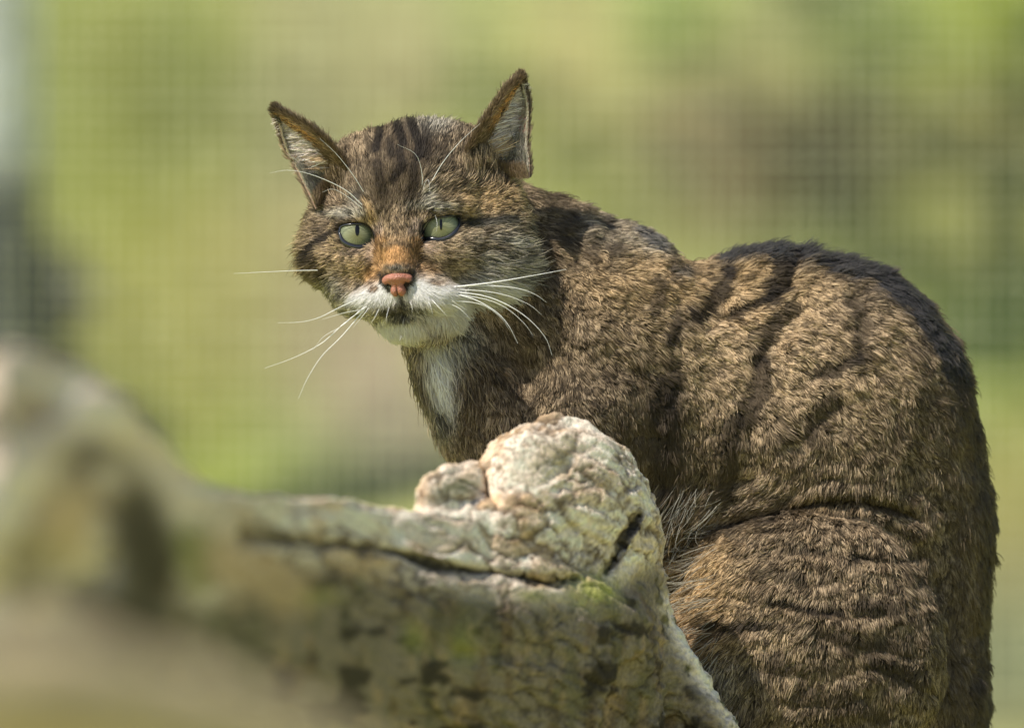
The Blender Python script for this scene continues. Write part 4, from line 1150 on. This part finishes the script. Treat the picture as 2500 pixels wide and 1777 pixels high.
#@NOSE
def build_nose():
    lo = (910, 640, 150); hi = (1030, 740, 330); h = 1.5
    (U, V, W), ax = grid(lo, hi, h)
    X, Y, Z = head_local(U, V, W)
    # X across, Y up, Z out: nose pad around (0,-122)
    d = ell(X, Y, Z, (0, -112, 240), (31, 15, 26))
    for s in (-1, 1):
        d = smin(d, ell(X, Y, Z, (s * 25, -117, 235), (14, 12, 18)), 7)
        d = smin(d, ell(X, Y, Z, (s * 8, -143, 236), (11, 14, 20)), 5)
    d = smin(d, cap(X, Y, Z, (0, -112, 246), (0, -140, 242), 14, 13), 6)
    for s in (-1, 1):
        nos = smin(ell(X, Y, Z, (s * 24, -132, 250), (6, 8, 26)), cap(X, Y, Z, (s * 25, -130, 250), (s * 36, -128, 240), 5, 3), 3)
        d = -smin(-d, nos, 3)
    d = d + 3.5 * np.exp(-(X / 2.2) ** 2) * (Y < -128)
    P, Q = isosurface(d, lo, h)
    n = normals(P, Q)
    if (n * (P - P.mean(0))).sum() < 0:
        Q = Q[:, ::-1]; n = -n
    x, y, z = head_local(P[:, 0], P[:, 1], P[:, 2])
    pink = np.array((.35, .14, .088)); c = np.tile(pink, (len(P), 1))
    c = c * (1 + .12 * fbm(P, 14, 2, 3)[:, None])
    T = [(0, -101), (18, -100), (30, -103), (37, -111), (36, -120), (29, -125), (22, -122), (18, -126), (17, -136), (21, -147), (17, -155), (7, -158), (2, -153), (0, -148)]
    T = T + [(-a, b) for a, b in T[::-1]]
    dk = sstep(poly_sd(x.astype(F), y.astype(F), T), -1.0, 2.0)
    dk = np.maximum(dk, np.exp(-(x / 1.6) ** 2) * (y < -136))
    c = c * (1 - dk[:, None]) + np.array((.025, .014, .012)) * dk[:, None]
    m, t, b = new_mat('moist nose leather')
    a = t.nodes.new('ShaderNodeAttribute'); a.attribute_name = 'col'; t.links.new(a.outputs['Color'], b.inputs['Base Color'])
    vo = t.nodes.new('ShaderNodeTexVoronoi'); vo.inputs['Scale'].default_value = 1300
    tc = t.nodes.new('ShaderNodeTexCoord'); t.links.new(tc.outputs['Object'], vo.inputs['Vector'])
    bp = t.nodes.new('ShaderNodeBump'); bp.inputs['Distance'].default_value = .0004; bp.inputs['Strength'].default_value = .9
    t.links.new(vo.outputs['Distance'], bp.inputs['Height']); t.links.new(bp.outputs[0], b.inputs['Normal'])
    setp(b, Roughness=.5, Subsurface_Weight=.15, Subsurface_Scale=.002)
    mesh_obj('nose', world(P) - CATLOC, Q, m, cat, True, c)
build_nose()

#@EARS
ear_skin = attr_mat('ear skin', .6, None, .15, 200)
EARS = {
    'l': dict(A=[(850, 424), (828, 384), (797, 347), (757, 315), (715, 291), (677, 274)], B=[(774, 508), (752, 462), (729, 415), (708, 380), (694, 342), (677, 278)],
              wA=[14, 22, 18, 4, -20, -36], wB=[-6, -18, -38, -52, -52, -38], dep=62),
    'r': dict(A=[(1112, 420), (1144, 364), (1174, 312), (1206, 266), (1238, 222), (1269, 196)], B=[(1290, 434), (1289, 395), (1284, 350), (1287, 300), (1286, 252), (1272, 200)],
              wA=[60, 62, 50, 30, 8, -10], wB=[48, 34, 14, -2, -10, -12], dep=72)}
def ear(key):
    e = EARS[key]
    ns, nt_ = 36, 28
    A = catmull([(a[0], a[1], w_) for a, w_ in zip(e['A'], e['wA'])], ns); B = catmull([(a[0], a[1], w_) for a, w_ in zip(e['B'], e['wB'])], ns)
    s = np.linspace(0, 1, ns)[:, None]; t = np.linspace(0, 1, nt_)[None]
    G = A[:, None] * (1 - t[..., None]) + B[:, None] * t[..., None]
    G[..., 2] -= e['dep'] * np.sin(np.pi * t) ** .8 * (1 - s) ** .7 * 1.0
    notch = 0
    if key == 'l':     # the torn notch of the outer edge
        notch = 14 * np.exp(-((s - .52) / .03) ** 2) * np.clip((t - .75) / .25, 0, 1)
        G[..., 0] += notch
    N_ = np.cross(np.gradient(G, axis=0), np.gradient(G, axis=1)); N_ /= np.linalg.norm(N_, axis=2, keepdims=True) + 1e-9
    if N_[ns // 3, nt_ // 2, 2] < 0:
        N_ = -N_
    th = 2.6
    front = G; back = G - N_ * th * 2
    V = np.concatenate([front.reshape(-1, 3), back.reshape(-1, 3)])
    idx = np.arange(ns * nt_).reshape(ns, nt_); Q = []
    for i in range(ns - 1):
        for j in range(nt_ - 1):
            Q.append((idx[i, j], idx[i, j + 1], idx[i + 1, j + 1], idx[i + 1, j]))
            o = ns * nt_
            Q.append((o + idx[i, j], o + idx[i + 1, j], o + idx[i + 1, j + 1], o + idx[i, j + 1]))
        for j in (0, nt_ - 1):
            o = ns * nt_
            Q.append((idx[i, j], idx[i + 1, j], o + idx[i + 1, j], o + idx[i, j]))
    T = np.tile(t, (ns, 1)).ravel(); SS = np.tile(s, (1, nt_)).ravel()
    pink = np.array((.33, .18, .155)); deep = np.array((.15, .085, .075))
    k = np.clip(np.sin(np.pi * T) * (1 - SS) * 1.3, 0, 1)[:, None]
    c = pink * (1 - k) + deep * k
    if key == 'r':
        kk = (blob(front.reshape(-1, 3)[:, 0], front.reshape(-1, 3)[:, 1], (1275, 330), (10, 22)))[:, None]
        c = c * (1 - kk) + np.array((.50, .17, .08)) * kk  # light coming through the thin ear, painted orange
    k = sstep(T, .26, .14)[:, None] if False else (1 - sstep(T, .12, .24))[:, None]
    c = c * (1 - k) + T_BRN * .6 * k
    cb = np.tile(T_BRN * .5, (ns * nt_, 1)) * (1 + 1.6 * sstep(T, .85, 1))[:, None]
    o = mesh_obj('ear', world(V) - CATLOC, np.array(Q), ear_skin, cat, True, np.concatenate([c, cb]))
    # fur: margins, back, and the long pale hairs across the cup
    r = np.random.default_rng(5 if key == 'l' else 6)
    def samp(n, s0, s1, t0, t1, sp=1.0):
        ss = s0 + (s1 - s0) * r.random(n) ** sp; tt = t0 + (t1 - t0) * r.random(n)
        i = np.clip(ss * (ns - 1), 0, ns - 1.001); j = np.clip(tt * (nt_ - 1), 0, nt_ - 1.001)
        i0, j0 = i.astype(int), j.astype(int); fi, fj = (i - i0)[:, None], (j - j0)[:, None]
        def bl(M):
            return (M[i0, j0] * (1 - fi) + M[i0 + 1, j0] * fi) * (1 - fj) + (M[i0, j0 + 1] * (1 - fi) + M[i0 + 1, j0 + 1] * fi) * fj
        dS = np.gradient(G, axis=0); dT = np.gradient(G, axis=1)
        a, b = bl(dS), bl(dT)
        a /= np.linalg.norm(a, axis=1, keepdims=True) + 1e-9; b /= np.linalg.norm(b, axis=1, keepdims=True) + 1e-9
        return ss, tt, bl(G), bl(N_), a, b
    PT, RD, CL = [], [], []
    def add(p, d, nrm, L, lift, c, rad, bend=None):
        n = len(p); ts = np.linspace(0, 1, 5)
        d = d + .18 * r.normal(size=(n, 3)); d /= np.linalg.norm(d, axis=1, keepdims=True)
        P_ = np.empty((n, 5, 3))
        for i, t_ in enumerate(ts):
            P_[:, i] = p + L[:, None] * (d * t_ + nrm * (lift * (t_ - .4 * t_ * t_))) + (0 if bend is None else bend * (L * t_ * t_)[:, None])
        PT.append(P_); RD.append(np.outer(rad * (.7 + .6 * r.random(n)), (1, .95, .8, .55, .15)))
        cc = c[:, None] * np.array((.6, .8, 1, 1.05, 1))[None, :, None] * (.75 + .5 * r.random(n))[:, None, None]
        CL.append(cc)
    # back of the ear (short dark brown), pointing to the tip
    ss, tt, p, nn_, a, b = samp(9000, 0, 1, 0, 1)
    add(p - nn_ * 8, a - .2 * b, -nn_, 20 + 10 * r.random(len(p)), .35, T_BRN * np.interp(r.random(len(p)), [0, .6, 1], [.3, .9, 2.0])[:, None], 1.0)
    # medial margin: dark outer rim, orange band inside it
    ss, tt, p, nn_, a, b = samp(9000, 0, 1, 0, .30)
    nzv = tt + .05 * r.normal(size=len(tt)) + .05 * (1 - ss)
    c = np.where((nzv < .11)[:, None], T_BRN * 1.5, np.where((nzv < .22)[:, None], T_ORG * 1.25, np.where((nzv < .27)[:, None], T_BRN * .6, T_TAN)))
    hk = (1 - sstep(ss, .25, .6))[:, None]; c = c * (1 - hk) + np.where((nzv < .2)[:, None], T_BRN * 1.2, T_BRN * .8) * hk
    c = c * np.interp(r.random(len(c)), [0, .5, 1], [.35, 1, 1.9])[:, None]
    tipk = sstep(ss, .9, 1.0)[:, None]; c = c * (1 - tipk) + T_DARK * 2 * tipk
    add(p, a * .9 - b * .25, nn_, (14 + 10 * r.random(len(p))) , .30, c, .95)
    # hairs spilling outside the medial edge
    ss, tt, p, nn_, a, b = samp(3800, 0, 1, 0, .04)
    add(p, a * .8 - b * .75, nn_, 14 + 20 * r.random(len(p)), .1, T_BRN * np.interp(r.random(len(p)), [0, .5, 1], [.3, .8, 1.8])[:, None], .85)
    # outer margin: short whitish fringe
    ss, tt, p, nn_, a, b = samp(600, .05, .97, .965, 1)
    add(p, a * .7 + b * .5, nn_, 5 + 6 * r.random(len(p)), .2, np.tile(T_CREAM, (len(p), 1)), .7)
    # tip tuft
    ss, tt, p, nn_, a, b = samp(700, .9, 1, 0, 1)
    add(p, a + .1 * b, nn_, 16 + 16 * r.random(len(p)), .1, np.tile(T_DARK * 1.5, (len(p), 1)), .8)
    # long pale hairs from the medial side sweeping across
    n1 = 1900 if key == 'r' else 1500
    ss, tt, p, nn_, a, b = samp(n1, .14, .93, .17, .46)
    cc = np.where((r.random(n1) < .85)[:, None], np.array((.80, .70, .62)), np.array((.42, .33, .28)))
    low = (ss < .3)[:, None]; cc = np.where(low & (r.random(n1) < .6)[:, None], T_TAN * 1.25, cc)
    add(p, a * (.9 - .3 * r.random(n1))[:, None] + b * (.5 + .5 * r.random(n1))[:, None], nn_, (30 + 34 * r.random(n1)) * (1.3 - .95 * ss), .5, cc * (.45 + .8 * r.random(n1))[:, None], .95, bend=b * .25)
    # fine down over the inside of the cup
    ss, tt, p, nn_, a, b = samp(1100, .3, .98, .4, .93)
    add(p, a * .6 + b * .5, nn_, (10 + 14 * r.random(len(p))) * (1 - .3 * ss), .3, np.tile(T_GREY * .95, (len(p), 1)), .6)
    # short dusky hair low in the cup
    ss, tt, p, nn_, a, b = samp(1300, .02, .42, .42, .97)
    add(p, a * .9 + b * .3, nn_, 14 + 20 * r.random(len(p)), .35, T_GREY * np.interp(r.random(len(p)), [0, .6, 1], [.25, .55, 1.1])[:, None], .75)
    # base tufts closing the foot of the ear
    ss, tt, p, nn_, a, b = samp(1300, 0, .06, .1, 1)
    add(p + np.array((0, 4, 10)), a + .1 * b, nn_, 14 + 22 * r.random(len(p)), .5, np.tile(T_BRN * .9, (len(p), 1)), 1.0)
    fo_ = fur_obj('ear_fur', world(np.concatenate(PT)) - CATLOC, np.concatenate(RD) * S, np.concatenate(CL), fur_mat, o)
    fo_['kind'] = 'stuff'
ear('l'); ear('r')

#@WHISKERS
whisk = plain('whisker keratin', (.85, .84, .80), .35, .3)
WH = [
    ([(1100, 702), (1200, 690), (1290, 675), (1382, 658)], 2.3), ([(1110, 699), (1200, 698), (1262, 704), (1305, 718), (1334, 738)], 1.5),
    ([(1110, 706), (1190, 712), (1245, 724), (1292, 744), (1322, 768)], 1.3), ([(1105, 712), (1180, 722), (1240, 745), (1292, 780), (1332, 825), (1348, 868)], 1.7),
    ([(1100, 716), (1190, 732), (1240, 755), (1280, 790), (1302, 820)], 1.2), ([(1095, 714), (1160, 732), (1212, 762), (1242, 795), (1264, 838)], 1.8),
    ([(1085, 734), (1150, 738), (1190, 750), (1225, 778), (1244, 806)], 1.2), ([(1050, 728), (1070, 748), (1092, 772)], 1.4), ([(1070, 732), (1120, 752), (1152, 784)], 1.3),
    ([(1035, 728), (1050, 744), (1056, 768)], 1.3), ([(1080, 715), (1105, 735), (1140, 758)], 1.0),
    ([(775, 660), (720, 661), (650, 664), (570, 668)], 1.5), ([(880, 728), (830, 750), (780, 775), (735, 786), (678, 788)], 1.7), ([(890, 755), (840, 764), (786, 780)], 1.2),
    ([(895, 748), (840, 790), (785, 838), (720, 872), (646, 899)], 1.8), ([(890, 748), (835, 795), (790, 822), (762, 858)], 1.1), ([(890, 756), (835, 820), (785, 870), (750, 925), (728, 974)], 1.7),
    ([(900, 752), (885, 772), (862, 800)], 1.0), ([(925, 755), (915, 775), (905, 790)], .9), ([(1000, 735), (1006, 750), (1006, 766)], .9), ([(950, 750), (944, 772), (944, 790)], .8),
    ([(887, 468), (860, 425), (820, 375), (780, 338)], 1.2), ([(884, 500), (840, 462), (765, 428), (705, 416), (658, 423)], 1.3), ([(1026, 482), (1031, 430), (1015, 378), (970, 353)], 1.1),
    ([(1042, 466), (1078, 402), (1122, 348), (1172, 302)], 1.3), ([(884, 508), (845, 478), (812, 462), (786, 470)], 1.0), ([(1040, 500), (1060, 522), (1067, 545), (1065, 566)], .8),
    ([(1030, 495), (1036, 452), (1046, 440), (1050, 470)], .8), ([(980, 820), (975, 835)], .7)]
for pl, rd in WH:
    q = catmull([(a, b, 0) for a, b in pl], 18)
    t_ = np.linspace(0, 1, 18)
    brow = pl[0][1] < 560
    right = pl[-1][0] > 1010
    w0 = (150 if brow else (232 if 900 < pl[0][0] < 1060 else 215))
    if pl[0] == (775, 660): w0 = 120
    if pl[0] == (1250, 640): w0 = 130
    q[:, 2] = w0 + (60 * t_ - 40 * t_ ** 2 if not brow else 40 * t_)
    V, Q = tube(q, rd * .82 * (1 - .8 * t_ ** 1.2), 5)
    mesh_obj('whisker', world(V) - CATLOC, Q, whisk, cat)

# stray long guard hairs lying on the coat
def guard():
    r = np.random.default_rng(9)
    idx = np.where((~hd) & (R[:, 0] > 1600) & (Nn[:, 2] > .45))[0]
    pick = idx[:0]
    pick = np.concatenate([pick, r.choice(np.where((~hd) & (np.abs(R[:, 0] - 1690) < 70) & (R[:, 1] > 1180) & (R[:, 1] < 1760) & (Nn[:, 2] > 0))[0], 420)])
    D = pts[pick, 4] - pts[pick, 0]; D /= np.linalg.norm(D, axis=1, keepdims=True)
    n_ = len(pick); Lg = 45 + 60 * r.random(n_)
    cv = r.normal(size=(n_, 3)) * .35
    G = np.empty((n_, 5, 3))
    for i, t in enumerate(np.linspace(0, 1, 5)):
        G[:, i] = R[pick] + Nn[pick] * (14 + 22 * t)[..., None] + Lg[:, None] * (D * t + cv * t * t * .6)
    c = np.tile(T_GREY * 1.2, (n_, 5, 1)) * (.6 + .6 * r.random((n_, 1, 1)))
    rd = np.tile(np.array((.42, .42, .4, .3, .15)), (n_, 1)) * S
    o = fur_obj('guard_hair', world(G) - CATLOC, rd, c, fur_mat, body)
    o['kind'] = 'stuff'
guard()
